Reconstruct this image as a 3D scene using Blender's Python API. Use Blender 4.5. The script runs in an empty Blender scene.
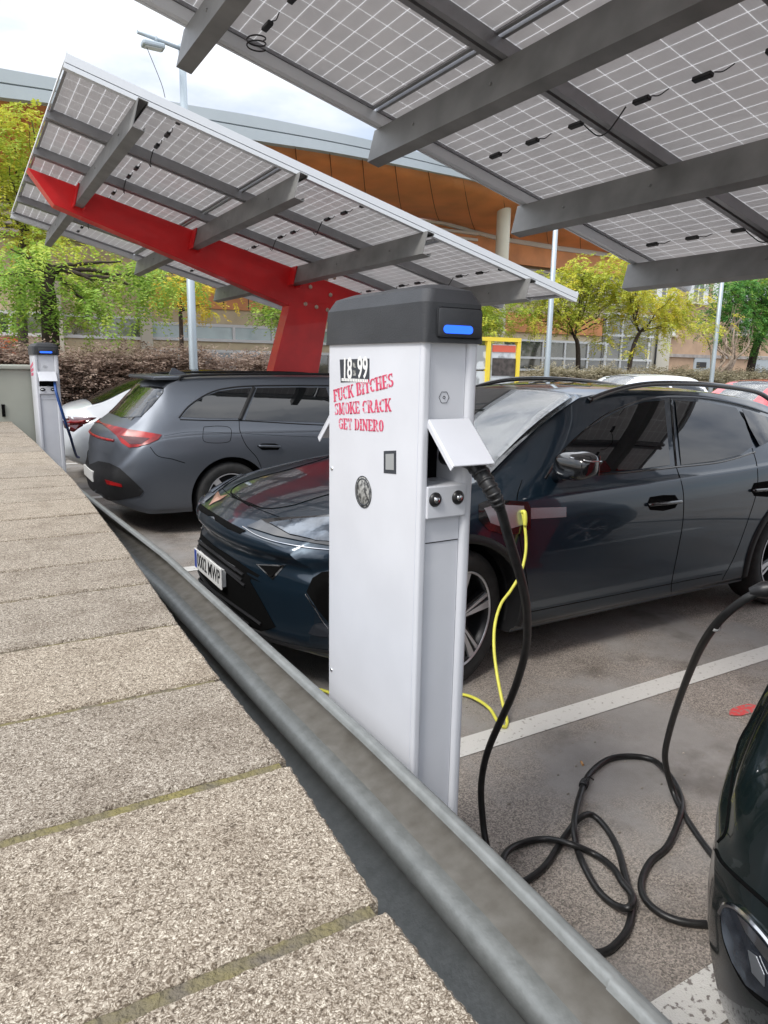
import bpy, bmesh, math, random
import numpy as np
from mathutils import Vector, Matrix
from mathutils.bvhtree import BVHTree
R = math.radians
SC = bpy.context.scene
COL = SC.collection
rnd = random.Random(7)

# ------------------------------------------------------------------ camera, light, exposure
F = 710.0; H = 1.56; AZ = R(59.6)
def _basis():
    up = Vector(((325-384)/F, -(3950-512)/F, -1.0)).normalized() * -1
    fw = Vector((0, 0, -1)); fw = (fw - up*fw.dot(up)).normalized()
    rt = fw.cross(up)
    B = Matrix((rt, fw, up))
    Q = Matrix(((math.sin(AZ), math.cos(AZ), 0), (-math.cos(AZ), math.sin(AZ), 0), (0, 0, 1)))
    return Q @ B
CM = _basis()
CAM = Vector((0, 0, H))
cd = bpy.data.cameras.new('camera'); cam = bpy.data.objects.new('camera', cd); COL.objects.link(cam)
cd.sensor_fit = 'VERTICAL'; cd.sensor_height = 24; cd.lens = 24*F/1024
cd.clip_start = 0.05; cd.clip_end = 2000
mw = CM.to_4x4(); mw.translation = CAM; cam.matrix_world = mw
SC.camera = cam
SC.view_settings.view_transform = 'Standard'; SC.view_settings.look = 'None'
SC.view_settings.exposure = 0.95; SC.view_settings.gamma = 1

SUN_EL, SUN_AZ = R(48), R(200)     # direction towards the sun, azimuth from +X counter-clockwise
w = bpy.data.worlds.new('World'); SC.world = w; w.use_nodes = True
nt = w.node_tree; nt.nodes.clear()
def wn(t, **k):
    n = nt.nodes.new(t)
    for a, b in k.items(): setattr(n, a, b)
    return n
out = wn('ShaderNodeOutputWorld'); sky = wn('ShaderNodeTexSky', sky_type='NISHITA', sun_disc=False)
sky.sun_elevation = SUN_EL; sky.sun_rotation = R(90) - SUN_AZ; sky.air_density = 1.0; sky.dust_density = 1.5
b1 = wn('ShaderNodeBackground'); b1.inputs[1].default_value = 0.10
nt.links.new(sky.outputs[0], b1.inputs[0])
tc = wn('ShaderNodeTexCoord'); mp = wn('ShaderNodeMapping'); mp.inputs['Scale'].default_value = (1.0, 1.0, 2.6)
n1 = wn('ShaderNodeTexNoise'); n1.inputs['Scale'].default_value = 2.6; n1.inputs['Detail'].default_value = 8; n1.inputs['Roughness'].default_value = .55
cr = wn('ShaderNodeValToRGB'); cr.color_ramp.elements[0].position = .36; cr.color_ramp.elements[0].color = (.35, .35, .35, 1)
cr.color_ramp.elements[1].position = .56; cr.color_ramp.elements[1].color = (1, 1, 1, 1)
n2 = wn('ShaderNodeTexNoise'); n2.inputs['Scale'].default_value = 3.4; n2.inputs['Detail'].default_value = 7
cr2 = wn('ShaderNodeValToRGB'); cr2.color_ramp.elements[0].position = .3; cr2.color_ramp.elements[0].color = (.50, .53, .58, 1)
cr2.color_ramp.elements[1].position = .68; cr2.color_ramp.elements[1].color = (.72, .73, .75, 1)
b2 = wn('ShaderNodeBackground'); b2.inputs[1].default_value = 1.0
mx = wn('ShaderNodeMixShader')
L = nt.links.new
sx_ = wn('ShaderNodeSeparateXYZ'); L(tc.outputs['Generated'], sx_.inputs[0])
zr_ = wn('ShaderNodeMapRange'); zr_.inputs['From Min'].default_value = .15; zr_.inputs['From Max'].default_value = .95
zr_.inputs['To Min'].default_value = .66; zr_.inputs['To Max'].default_value = 2.3; L(sx_.outputs[2], zr_.inputs[0]); L(zr_.outputs[0], b2.inputs[1])
L(tc.outputs['Generated'], mp.inputs[0]); L(mp.outputs[0], n1.inputs[0]); L(mp.outputs[0], n2.inputs[0])
L(n1.outputs[0], cr.inputs[0]); L(n2.outputs[0], cr2.inputs[0]); L(cr2.outputs[0], b2.inputs[0])
L(cr.outputs[0], mx.inputs[0]); L(b1.outputs[0], mx.inputs[1]); L(b2.outputs[0], mx.inputs[2]); L(mx.outputs[0], out.inputs[0])
sl = bpy.data.lights.new('sun', 'SUN'); sl.energy = 1.3; sl.angle = R(14); sl.color = (1, .96, .9)
so = bpy.data.objects.new('sun', sl); COL.objects.link(so)
sd = Vector((math.cos(SUN_EL)*math.cos(SUN_AZ), math.cos(SUN_EL)*math.sin(SUN_AZ), math.sin(SUN_EL)))
so.rotation_euler = sd.to_track_quat('Z', 'Y').to_euler()

# ------------------------------------------------------------------ geometry helpers
def ray(u, v): return (CM @ Vector(((u-384)/F, -(v-512)/F, -1))).normalized()
def onx(u, v, x): d = ray(u, v); return CAM + d*(x/d.x)
def ony(u, v, y): d = ray(u, v); return CAM + d*(y/d.y)
def onz(u, v, z=0): d = ray(u, v); return CAM + d*((z-H)/d.z)

def mat(name, col, rough=.6, metal=0, coat=0, spec=.5, noise=0, nscale=8, bump=0, bscale=60, col2=None, ior=None, detail=6, lo=.35, hi=.65, coord='Object', trans=0, alpha=1):
    m = bpy.data.materials.new(name); m.use_nodes = True
    t = m.node_tree; p = t.nodes['Principled BSDF']
    p.inputs['Base Color'].default_value = (*col, 1); p.inputs['Roughness'].default_value = rough
    p.inputs['Metallic'].default_value = metal; p.inputs['Coat Weight'].default_value = coat
    p.inputs['Coat Roughness'].default_value = .03
    p.inputs['Specular IOR Level'].default_value = spec
    if ior: p.inputs['IOR'].default_value = ior
    if trans: p.inputs['Transmission Weight'].default_value = trans
    tcn = t.nodes.new('ShaderNodeTexCoord')
    if noise or col2:
        n = t.nodes.new('ShaderNodeTexNoise'); n.inputs['Scale'].default_value = nscale; n.inputs['Detail'].default_value = detail
        t.links.new(tcn.outputs[coord], n.inputs[0])
        c = t.nodes.new('ShaderNodeValToRGB'); c.color_ramp.elements[0].position = lo; c.color_ramp.elements[1].position = hi
        a = col; b = col2 if col2 else tuple(min(1, x*(1+noise)) for x in col)
        if not col2: a = tuple(x*(1-noise) for x in col)
        c.color_ramp.elements[0].color = (*a, 1); c.color_ramp.elements[1].color = (*b, 1)
        t.links.new(n.outputs[0], c.inputs[0]); t.links.new(c.outputs[0], p.inputs['Base Color'])
        m['ramp'] = 1
    if bump:
        n = t.nodes.new('ShaderNodeTexNoise'); n.inputs['Scale'].default_value = bscale; n.inputs['Detail'].default_value = 5
        t.links.new(tcn.outputs[coord], n.inputs[0])
        b = t.nodes.new('ShaderNodeBump'); b.inputs['Strength'].default_value = bump; b.inputs['Distance'].default_value = .01
        t.links.new(n.outputs[0], b.inputs['Height']); t.links.new(b.outputs[0], p.inputs['Normal'])
    return m

def link(name, bm, m, parent=None, smooth=False, loc=None):
    """bm in WORLD coordinates unless loc is given; mesh origin put at the parent's origin"""
    me = bpy.data.meshes.new(name)
    bmesh.ops.recalc_face_normals(bm, faces=bm.faces) if smooth != 'keep' else None
    bm.to_mesh(me); bm.free()
    for mm in (m if isinstance(m, (list, tuple)) else [m]): me.materials.append(mm)
    if smooth:
        for p in me.polygons: p.use_smooth = True
    o = bpy.data.objects.new(name, me); COL.objects.link(o)
    if parent is not None:
        o.parent = parent
        off = Vector(parent.matrix_basis.translation)
        if parent.parent is not None: off = off + Vector(parent.parent.matrix_basis.translation)
        if off.length > 0: me.transform(Matrix.Translation(-off))
    return o
def sharp(o, ang=35):
    me = o.data; bm = bmesh.new(); bm.from_mesh(me)
    for e in bm.edges:
        if len(e.link_faces) == 2 and e.calc_face_angle(0) > R(ang): e.smooth = False
    for f in bm.faces: f.smooth = True
    bm.to_mesh(me); bm.free(); return o
def thing(name, loc, label, cat, group=None):
    o = bpy.data.objects.new(name, None); COL.objects.link(o); o.location = loc; o.empty_display_size = .1
    return tag(o, label, cat, group)
def tag(o, label=None, cat=None, group=None, kind=None):
    if label: o['label'] = label
    if cat: o['category'] = cat
    if group: o['group'] = group
    if kind: o['kind'] = kind
    return o
def copy_tree(o, parent=None, offset=None):
    c = o.copy(); COL.objects.link(c); c.parent = parent
    for ch in list(o.children): copy_tree(ch, c)
    if offset is not None: c.location = o.location + Vector(offset)
    return c

def B(): return bmesh.new()
def box(bm, x0, x1, y0, y1, z0, z1, bev=0, mi=0):
    r = bmesh.ops.create_cube(bm, size=1)
    for v in r['verts']: v.co = Vector(((x0+x1)/2+v.co.x*(x1-x0), (y0+y1)/2+v.co.y*(y1-y0), (z0+z1)/2+v.co.z*(z1-z0)))
    fs = set(f for v in r['verts'] for f in v.link_faces)
    for f in fs: f.material_index = mi
    if bev:
        es = set(e for v in r['verts'] for e in v.link_edges)
        bmesh.ops.bevel(bm, geom=list(es), offset=bev, segments=2, affect='EDGES', profile=.5)
    return r['verts']
def prism(bm, pts, d):
    """closed polygon pts (Vectors) extruded by vector d"""
    a = [bm.verts.new(p) for p in pts]; b = [bm.verts.new(Vector(p)+d) for p in pts]
    n = len(pts); bm.faces.new(a); bm.faces.new(b[::-1])
    for i in range(n): bm.faces.new((a[i], a[(i+1) % n], b[(i+1) % n], b[i]))
def catmull(P, n=8, closed=False):
    P = [Vector(p) for p in P]; out = []
    N = len(P)
    for i in range(N-1):
        p0 = P[i-1] if i else P[0]*2-P[1]; p1, p2 = P[i], P[i+1]; p3 = P[i+2] if i+2 < N else P[-1]*2-P[-2]
        for k in range(n):
            t = k/n
            out.append(.5*((2*p1)+(p2-p0)*t+(2*p0-5*p1+4*p2-p3)*t*t+(3*p1-p0-3*p2+p3)*t**3))
    out.append(P[-1]); return out
def tube(bm, pts, r, seg=10, cap=True, mi=0):
    pts = [Vector(p) for p in pts]; rr = r if isinstance(r, (list, tuple)) else [r]*len(pts)
    t0 = (pts[1]-pts[0]).normalized(); up = Vector((0, 0, 1)) if abs(t0.z) < .9 else Vector((1, 0, 0))
    nrm = t0.cross(up).normalized(); rings = []
    for i, p in enumerate(pts):
        t = (pts[min(i+1, len(pts)-1)]-pts[max(i-1, 0)])
        t = t.normalized() if t.length > 1e-9 else t0
        nrm = (nrm - t*nrm.dot(t)); nrm = nrm.normalized() if nrm.length > 1e-6 else t.orthogonal().normalized()
        bi = t.cross(nrm)
        rings.append([bm.verts.new(p+(nrm*math.cos(a)+bi*math.sin(a))*rr[i]) for a in [2*math.pi*k/seg for k in range(seg)]])
    for a, b in zip(rings, rings[1:]):
        for k in range(seg):
            f = bm.faces.new((a[k], a[(k+1) % seg], b[(k+1) % seg], b[k])); f.material_index = mi; f.smooth = True
    if cap:
        f = bm.faces.new(rings[0][::-1]); f.material_index = mi; f = bm.faces.new(rings[-1]); f.material_index = mi
def lathe(bm, prof, c, ax, seg=48, mi=0, closed=False):
    """prof: list of (radius, height along ax)"""
    ax = Vector(ax).normalized(); u = ax.orthogonal().normalized(); v = ax.cross(u); c = Vector(c)
    rings = [[bm.verts.new(c+ax*h+(u*math.cos(2*math.pi*k/seg)+v*math.sin(2*math.pi*k/seg))*max(r, 1e-4)) for k in range(seg)] for r, h in prof]
    prs = list(zip(rings, rings[1:])) + ([(rings[-1], rings[0])] if closed else [])
    for a, b in prs:
        for k in range(seg):
            f = bm.faces.new((a[k], a[(k+1) % seg], b[(k+1) % seg], b[k])); f.material_index = mi; f.smooth = True
def sweep(bm, prof, path, closed=True, mi=0):
    """prof: list of (a,b); path: list of (origin, A axis, B axis)"""
    rings = [[bm.verts.new(Vector(o)+Vector(A)*a+Vector(Bx)*b) for a, b in prof] for o, A, Bx in path]
    n = len(prof)
    for a, b in zip(rings, rings[1:]):
        for k in range(n if closed else n-1):
            f = bm.faces.new((a[k], a[(k+1) % n], b[(k+1) % n], b[k])); f.material_index = mi
    if closed: bm.faces.new(rings[0][::-1]); bm.faces.new(rings[-1])

# ------------------------------------------------------------------ materials
def asphalt_mat():
    m = bpy.data.materials.new('asphalt'); m.use_nodes = True; t = m.node_tree; p = t.nodes['Principled BSDF']
    tcn = t.nodes.new('ShaderNodeTexCoord'); ln = t.links.new
    def noise(s, d=6, r=.6):
        n = t.nodes.new('ShaderNodeTexNoise'); n.inputs['Scale'].default_value = s; n.inputs['Detail'].default_value = d; n.inputs['Roughness'].default_value = r
        ln(tcn.outputs['Object'], n.inputs[0]); return n.outputs[0]
    def ramp(i, a, ca, b, cb):
        c = t.nodes.new('ShaderNodeValToRGB'); c.color_ramp.elements[0].position = a; c.color_ramp.elements[1].position = b
        c.color_ramp.elements[0].color = (*ca, 1); c.color_ramp.elements[1].color = (*cb, 1); ln(i, c.inputs[0]); return c.outputs[0]
    def mixc(f, a, b, mode='MIX'):
        x = t.nodes.new('ShaderNodeMix'); x.data_type = 'RGBA'; x.blend_type = mode
        if isinstance(f, float): x.inputs[0].default_value = f
        else: ln(f, x.inputs[0])
        ln(a, x.inputs[6]); ln(b, x.inputs[7]); return x.outputs[2]
    base = ramp(noise(1.1, 8, .65), .35, (.20, .183, .166), .68, (.30, .278, .255))
    v = t.nodes.new('ShaderNodeTexVoronoi'); v.inputs['Scale'].default_value = 230; ln(tcn.outputs['Object'], v.inputs[0])
    hs = t.nodes.new('ShaderNodeSeparateColor'); ln(v.outputs['Color'], hs.inputs[0])
    grit = ramp(hs.outputs[0], .1, (.55, .53, .52), .95, (1.6, 1.53, 1.46))
    c1 = mixc(1.0, base, grit, 'MULTIPLY')
    # smoother, paler trowelled patches
    smooth = ramp(noise(.9, 9, .6), .44, (0, 0, 0), .56, (1, 1, 1))
    pale = ramp(noise(4, 9, .7), .3, (.235, .222, .208), .7, (.315, .30, .285))
    c2 = mixc(smooth, c1, pale)
    stain = ramp(noise(2.3, 5, .6), .30, (.6, .58, .56), .46, (1, 1, 1))
    c3 = mixc(1.0, c2, stain, 'MULTIPLY')
    vc = t.nodes.new('ShaderNodeTexVoronoi'); vc.feature = 'DISTANCE_TO_EDGE'; vc.inputs['Scale'].default_value = .55
    wv = t.nodes.new('ShaderNodeVectorMath'); wv.operation = 'ADD'
    nn = t.nodes.new('ShaderNodeTexNoise'); nn.inputs['Scale'].default_value = 3; nn.inputs['Detail'].default_value = 6; ln(tcn.outputs['Object'], nn.inputs[0])
    ln(tcn.outputs['Object'], wv.inputs[0]); ln(nn.outputs['Color'], wv.inputs[1]); ln(wv.outputs[0], vc.inputs[0])
    crack = ramp(vc.outputs[0], .001, (.45, .42, .4), .004, (1, 1, 1)); 
    ln(c3, p.inputs['Base Color']); p.inputs['Roughness'].default_value = .85
    bn = t.nodes.new('ShaderNodeBump'); bn.inputs['Strength'].default_value = .4; bn.inputs['Distance'].default_value = .004
    mxh = t.nodes.new('ShaderNodeMath'); mxh.operation = 'ADD'; ln(noise(150, 4, .7), mxh.inputs[0]); ln(v.outputs['Distance'], mxh.inputs[1])
    ln(mxh.outputs[0], bn.inputs['Height']); ln(bn.outputs[0], p.inputs['Normal'])
    return m
def aggregate_mat():
    m = bpy.data.materials.new('exposed_aggregate'); m.use_nodes = True; t = m.node_tree; p = t.nodes['Principled BSDF']; ln = t.links.new
    tcn = t.nodes.new('ShaderNodeTexCoord')
    # warp
    nw = t.nodes.new('ShaderNodeTexNoise'); nw.inputs['Scale'].default_value = 90; nw.inputs['Detail'].default_value = 3; ln(tcn.outputs['Object'], nw.inputs[0])
    sc = t.nodes.new('ShaderNodeVectorMath'); sc.operation = 'MULTIPLY_ADD'; ln(nw.outputs['Color'], sc.inputs[0]); sc.inputs[1].default_value = (.020,)*3; ln(tcn.outputs['Object'], sc.inputs[2])
    v = t.nodes.new('ShaderNodeTexVoronoi'); v.inputs['Scale'].default_value = 400; ln(sc.outputs[0], v.inputs[0])
    v2 = t.nodes.new('ShaderNodeTexVoronoi'); v2.inputs['Scale'].default_value = 150; ln(sc.outputs[0], v2.inputs[0])
    hs = t.nodes.new('ShaderNodeSeparateColor'); ln(v.outputs['Color'], hs.inputs[0])
    c = t.nodes.new('ShaderNodeValToRGB'); e = c.color_ramp.elements
    e[0].position = 0; e[0].color = (.26, .22, .17, 1); e[1].position = 1; e[1].color = (.70, .645, .55, 1)
    k = e.new(.25); k.color = (.36, .31, .25, 1); k = e.new(.7); k.color = (.47, .42, .35, 1)
    ln(hs.outputs[1], c.inputs[0])
    gap = t.nodes.new('ShaderNodeValToRGB'); gap.color_ramp.elements[0].position = .35; gap.color_ramp.elements[0].color = (1, 1, 1, 1)
    gap.color_ramp.elements[1].position = .75; gap.color_ramp.elements[1].color = (.33, .29, .25, 1); ln(v.outputs['Distance'], gap.inputs[0])
    big = t.nodes.new('ShaderNodeTexNoise'); big.inputs['Scale'].default_value = 9; big.inputs['Detail'].default_value = 8; ln(tcn.outputs['Object'], big.inputs[0])
    bc = t.nodes.new('ShaderNodeValToRGB'); bc.color_ramp.elements[0].position = .34; bc.color_ramp.elements[0].color = (.80, .78, .76, 1); bc.color_ramp.elements[1].position = .52; bc.color_ramp.elements[1].color = (1, 1, 1, 1); ln(big.outputs[0], bc.inputs[0])
    def mul(a, b):
        x = t.nodes.new('ShaderNodeMix'); x.data_type = 'RGBA'; x.blend_type = 'MULTIPLY'; x.inputs[0].default_value = 1; ln(a, x.inputs[6]); ln(b, x.inputs[7]); return x.outputs[2]
    pn = t.nodes.new('ShaderNodeTexNoise'); pn.inputs['Scale'].default_value = 170; pn.inputs['Detail'].default_value = 5; pn.inputs['Roughness'].default_value = .7; ln(tcn.outputs['Object'], pn.inputs[0])
    pc = t.nodes.new('ShaderNodeValToRGB'); pc.color_ramp.elements[0].position = .36; pc.color_ramp.elements[0].color = (.30, .26, .22, 1); pc.color_ramp.elements[1].position = .46; pc.color_ramp.elements[1].color = (1, 1, 1, 1); ln(pn.outputs[0], pc.inputs[0])
    oi = t.nodes.new('ShaderNodeObjectInfo'); oc = t.nodes.new('ShaderNodeValToRGB'); oc.color_ramp.elements[0].color = (.9, .9, .9, 1); oc.color_ramp.elements[1].color = (1.06, 1.04, 1.0, 1); ln(oi.outputs['Random'], oc.inputs[0])
    ln(mul(mul(mul(mul(c.outputs[0], gap.outputs[0]), bc.outputs[0]), oc.outputs[0]), pc.outputs[0]), p.inputs['Base Color']); p.inputs['Roughness'].default_value = .85
    bn = t.nodes.new('ShaderNodeBump'); bn.inputs['Strength'].default_value = .16; bn.inputs['Distance'].default_value = .002; bn.invert = True
    a = t.nodes.new('ShaderNodeMath'); a.operation = 'ADD'; ln(v.outputs['Distance'], a.inputs[0]); ln(v2.outputs['Distance'], a.inputs[1])
    ln(a.outputs[0], bn.inputs['Height']); ln(bn.outputs[0], p.inputs['Normal'])
    return m
def panel_mat():
    """underside of a glass-glass solar module: grey cells, white gaps that let daylight through"""
    m = bpy.data.materials.new('solar_cells'); m.use_nodes = True; t = m.node_tree; p = t.nodes['Principled BSDF']; ln = t.links.new
    tcn = t.nodes.new('ShaderNodeTexCoord'); sp = t.nodes.new('ShaderNodeSeparateXYZ'); ln(tcn.outputs['Object'], sp.inputs[0])
    def mth(op, a, b=None):
        n = t.nodes.new('ShaderNodeMath'); n.operation = op
        for i, x in enumerate((a, b)):
            if x is None: continue
            if isinstance(x, (int, float)): n.inputs[i].default_value = x
            else: ln(x, n.inputs[i])
        return n.outputs[0]
    def line(s, per, wdt):
        f = mth('FRACT', mth('DIVIDE', s, per)); f = mth('ABSOLUTE', mth('SUBTRACT', f, .5))   # .5 at the line
        return mth('GREATER_THAN', f, .5-wdt/per/2)
    lx = line(sp.outputs[0], .0855, .0044); ly = line(sp.outputs[1], .187, .0040)
    grid = mth('MAXIMUM', lx, ly)
    fine = mth('MULTIPLY', line(sp.outputs[1], .0187, .0022), .16)
    p.inputs['Roughness'].default_value = .28
    n = t.nodes.new('ShaderNodeTexNoise'); n.inputs['Scale'].default_value = 3; n.inputs['Detail'].default_value = 7; ln(tcn.outputs['Object'], n.inputs[0])
    c = t.nodes.new('ShaderNodeValToRGB'); c.color_ramp.elements[0].color = (.45, .44, .445, 1); c.color_ramp.elements[1].color = (.60, .585, .58, 1); c.color_ramp.elements[0].position = .3; c.color_ramp.elements[1].position = .7
    ln(n.outputs[0], c.inputs[0])
    mc = t.nodes.new('ShaderNodeMix'); mc.data_type = 'RGBA'; ln(fine, mc.inputs[0]); ln(c.outputs[0], mc.inputs[6]); mc.inputs[7].default_value = (.75, .75, .75, 1)
    ln(mc.outputs[2], p.inputs['Base Color'])
    tr = t.nodes.new('ShaderNodeBsdfTranslucent'); tr.inputs[0].default_value = (.95, .95, .95, 1)
    df = t.nodes.new('ShaderNodeBsdfDiffuse'); df.inputs[0].default_value = (.85, .85, .85, 1)
    m0 = t.nodes.new('ShaderNodeMixShader'); m0.inputs[0].default_value = .3; ln(tr.outputs[0], m0.inputs[1]); ln(df.outputs[0], m0.inputs[2])
    m1 = t.nodes.new('ShaderNodeMixShader'); ln(grid, m1.inputs[0])
    ct = t.nodes.new('ShaderNodeBsdfTranslucent'); ct.inputs[0].default_value = (.68, .66, .65, 1)
    m2 = t.nodes.new('ShaderNodeMixShader'); m2.inputs[0].default_value = .44; ln(p.outputs[0], m2.inputs[1]); ln(ct.outputs[0], m2.inputs[2])
    ln(m2.outputs[0], m1.inputs[1]); ln(m0.outputs[0], m1.inputs[2])
    ln(m1.outputs[0], t.nodes['Material Output'].inputs[0])
    return m
M = {}
M['asphalt'] = asphalt_mat(); M['agg'] = aggregate_mat(); M['panel'] = panel_mat()
M['line'] = mat('road_paint', (.20, .18, .165), .75, col2=(.62, .61, .58), nscale=55, lo=.38, hi=.45, bump=.4, bscale=200, detail=8)
M['linew'] = M['line']
M['line'] = mat('road_paint_clean', (.36, .34, .31), .75, col2=(.60, .59, .56), nscale=45, lo=.30, hi=.40, bump=.3, bscale=200, detail=9)
M['redpaint'] = mat('red_ground_paint', (.27, .20, .18), .8, col2=(.60, .07, .07), nscale=40, lo=.40, hi=.50)
M['mortar'] = mat('mossy_mortar', (.15, .13, .10), .95, col2=(.225, .195, .075), nscale=16, lo=.38, hi=.66, bump=1, bscale=120)
M['render'] = mat('wall_render', (.30, .28, .25), .9, noise=.2, bump=.5)
M['galv'] = mat('galvanised_steel', (.205, .216, .210), .42, .3, col2=(.27, .282, .276), nscale=30, lo=.3, hi=.7, bump=.12, bscale=90)
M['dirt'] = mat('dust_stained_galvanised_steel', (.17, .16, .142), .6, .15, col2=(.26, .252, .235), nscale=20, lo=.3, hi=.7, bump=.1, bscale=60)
M['galv2'] = mat('weathered_galvanised_steel', (.27, .275, .26), .5, .35, col2=(.38, .40, .39), nscale=5, lo=.3, hi=.7, bump=.1, bscale=40)
M['purlin'] = mat('galvanised_purlin_steel', (.175, .175, .17), .5, .3, col2=(.27, .268, .26), nscale=4, lo=.3, hi=.7)
M['alu'] = mat('aluminium_rail', (.30, .30, .31), .38, .5, noise=.08, nscale=5)
M['alubright'] = mat('anodised_aluminium', (.72, .74, .76), .4, .3)
M['red'] = mat('red_paint_steel', (.68, .013, .016), .42, 0, .25, noise=.13, nscale=3, bump=.03, bscale=20)
M['bolt'] = mat('zinc_bolt', (.6, .5, .4), .4, .7)
M['black'] = mat('black_plastic', (.012, .012, .013), .4)
M['white'] = mat('white_powder_coat', (.62, .635, .675), .38, 0, .15, noise=.035, nscale=5, bump=.015, bscale=150)
M['white2'] = mat('white_powder_coat_edge', (.60, .62, .68), .4)
M['cap'] = mat('charcoal_cap_plastic', (.030, .032, .036), .5, noise=.15, nscale=12, bump=.12, bscale=300)
M['recess'] = mat('dark_socket_recess', (.006, .006, .007), .7, spec=.1)
M['cable'] = mat('black_rubber_cable', (.012, .012, .012), .42, noise=.4, nscale=40)
M['yellow'] = mat('yellow_green_cable', (.72, .70, .10), .45, noise=.08, nscale=30)
M['blue'] = mat('blue_plastic_cable', (.03, .09, .30), .45)
led = bpy.data.materials.new('blue_led'); led.use_nodes = True; q = led.node_tree.nodes['Principled BSDF']
q.inputs['Base Color'].default_value = (.02, .08, .6, 1); q.inputs['Emission Color'].default_value = (.015, .12, 1, 1); q.inputs['Emission Strength'].default_value = .9
M['led'] = led
M['sticker_white'] = mat('white_sticker', (.78, .78, .76), .5)
M['sticker_mid'] = mat('grey_sticker_field', (.30, .31, .31), .5)
M['sticker_black'] = mat('black_sticker', (.03, .035, .045), .5)
M['sticker_grey'] = mat('grey_round_sticker', (.05, .05, .05), .5, col2=(.36, .36, .34), nscale=90, lo=.42, hi=.58, detail=3)
M['stencil'] = mat('red_stencil_paint', (.62, .07, .14), .6, col2=(.62, .50, .55), nscale=38, lo=.56, hi=.66)
M['paint_petrol'] = mat('dark_petrol_car_paint', (.010, .024, .040), .28, .55, 1, noise=.05, nscale=3)
M['paint_matte'] = mat('satin_grey_car_paint', (.125, .138, .160), .40, .7, .10)
M['paint_green'] = mat('dark_green_car_paint', (.006, .014, .014), .25, .3, 1)
M['paint_white'] = mat('white_car_paint', (.70, .74, .78), .3, 0, 1)
M['paint_red'] = mat('red_car_paint', (.5, .02, .03), .3, 0, 1)
M['glass'] = mat('tinted_car_glass', (.006, .007, .008), .02, 0, .3, spec=.6, ior=1.5)
M['wind'] = mat('windscreen_glass', (.02, .03, .03), .02, 0, 1, spec=1, ior=2.7)
M['trim'] = mat('black_car_trim', (.012, .012, .013), .5, spec=.3)
M['gloss'] = mat('gloss_black_trim', (.008, .008, .009), .12, 0, 1)
M['gap'] = mat('panel_gap', (.003, .003, .003), .9, spec=.08)
M['tyre'] = mat('tyre_rubber', (.018, .018, .018), .8, noise=.3, nscale=20)
M['rimdark'] = mat('black_alloy', (.02, .02, .022), .35, .5)
M['rimlight'] = mat('machined_alloy', (.60, .61, .64), .3, .8)
M['chrome'] = mat('chrome', (.75, .76, .78), .12, 1)
M['satin'] = mat('satin_steel', (.45, .48, .52), .3, .8)
M['copper'] = mat('copper_emblem', (.72, .42, .30), .3, .8)
M['lamp'] = mat('headlight_glass', (.03, .035, .045), .04, .2, .5, col2=(.16, .19, .23), nscale=7, lo=.42, hi=.6)
M['tail'] = mat('tail_lamp_red', (.20, .004, .006), .3, 0, 0, col2=(.42, .015, .015), nscale=9, lo=.45, hi=.6)
M['taildark'] = mat('tail_lamp_dark_red', (.08, .004, .006), .1, 0, 1)
M['plate'] = mat('number_plate', (.68, .68, .66), .4)
M['bark'] = mat('dark_bark', (.045, .032, .024), .9, noise=.3, nscale=20, bump=.8, bscale=40)
M['barkpale'] = mat('pale_bark', (.28, .22, .17), .9, noise=.3, nscale=15)
M['orange'] = mat('orange_wood_cladding', (.72, .31, .13), .55, noise=.2, nscale=.8)
M['soffit'] = mat('varnished_timber_soffit', (.85, .38, .145), .5, noise=.12, nscale=.7)
M['fascia'] = mat('grey_metal_fascia', (.42, .47, .50), .5, .2, noise=.06, nscale=.4)
M['bwhite'] = mat('white_window_frame', (.72, .74, .75), .5)
M['wallbeige'] = mat('beige_plaster', (.62, .52, .36), .9, noise=.08, nscale=2)
M['wallpink'] = mat('tan_plaster', (.46, .32, .22), .9, noise=.1, nscale=1.5)
M['wallpale'] = mat('pale_plaster', (.62, .59, .50), .9, noise=.06, nscale=1)
M['brickor'] = mat('orange_brick', (.62, .16, .07), .8, noise=.12, nscale=6)
M['greybrick'] = mat('grey_block', (.36, .33, .31), .85, noise=.15, nscale=4)
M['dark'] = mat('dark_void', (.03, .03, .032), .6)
M['teal'] = mat('reflective_window_glass', (.36, .50, .50), .08, 0, 1, spec=1, ior=1.8, col2=(.16, .22, .22), nscale=.7)
M['winglass'] = mat('dark_window_glass', (.04, .05, .05), .05, 0, 1, spec=1, ior=1.8, col2=(.16, .15, .12), nscale=.9)
M['louvre'] = mat('pale_louvre_slat', (.80, .80, .78), .6)
M['cabinet'] = mat('grey_green_cabinet', (.29, .30, .26), .55, noise=.05, nscale=3)
M['signyellow'] = mat('yellow_sign_frame', (.80, .62, .05), .5)
M['signpaper'] = mat('sign_panel_paper', (.62, .66, .68), .5, col2=(.30, .32, .33), nscale=2.2, lo=.5, hi=.56)
M['signred'] = mat('sign_red_band', (.62, .12, .07), .5)
M['signdark'] = mat('sign_dark_picture', (.06, .05, .045), .5, noise=.5, nscale=9)
M['pole'] = mat('lamp_post_steel', (.40, .46, .50), .45, .4, noise=.06, nscale=2)
M['kerb'] = mat('kerb_concrete', (.34, .33, .31), .9, noise=.12, nscale=8, bump=.3)
M['butt'] = mat('cigarette_filter', (.55, .30, .12), .8)

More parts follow.
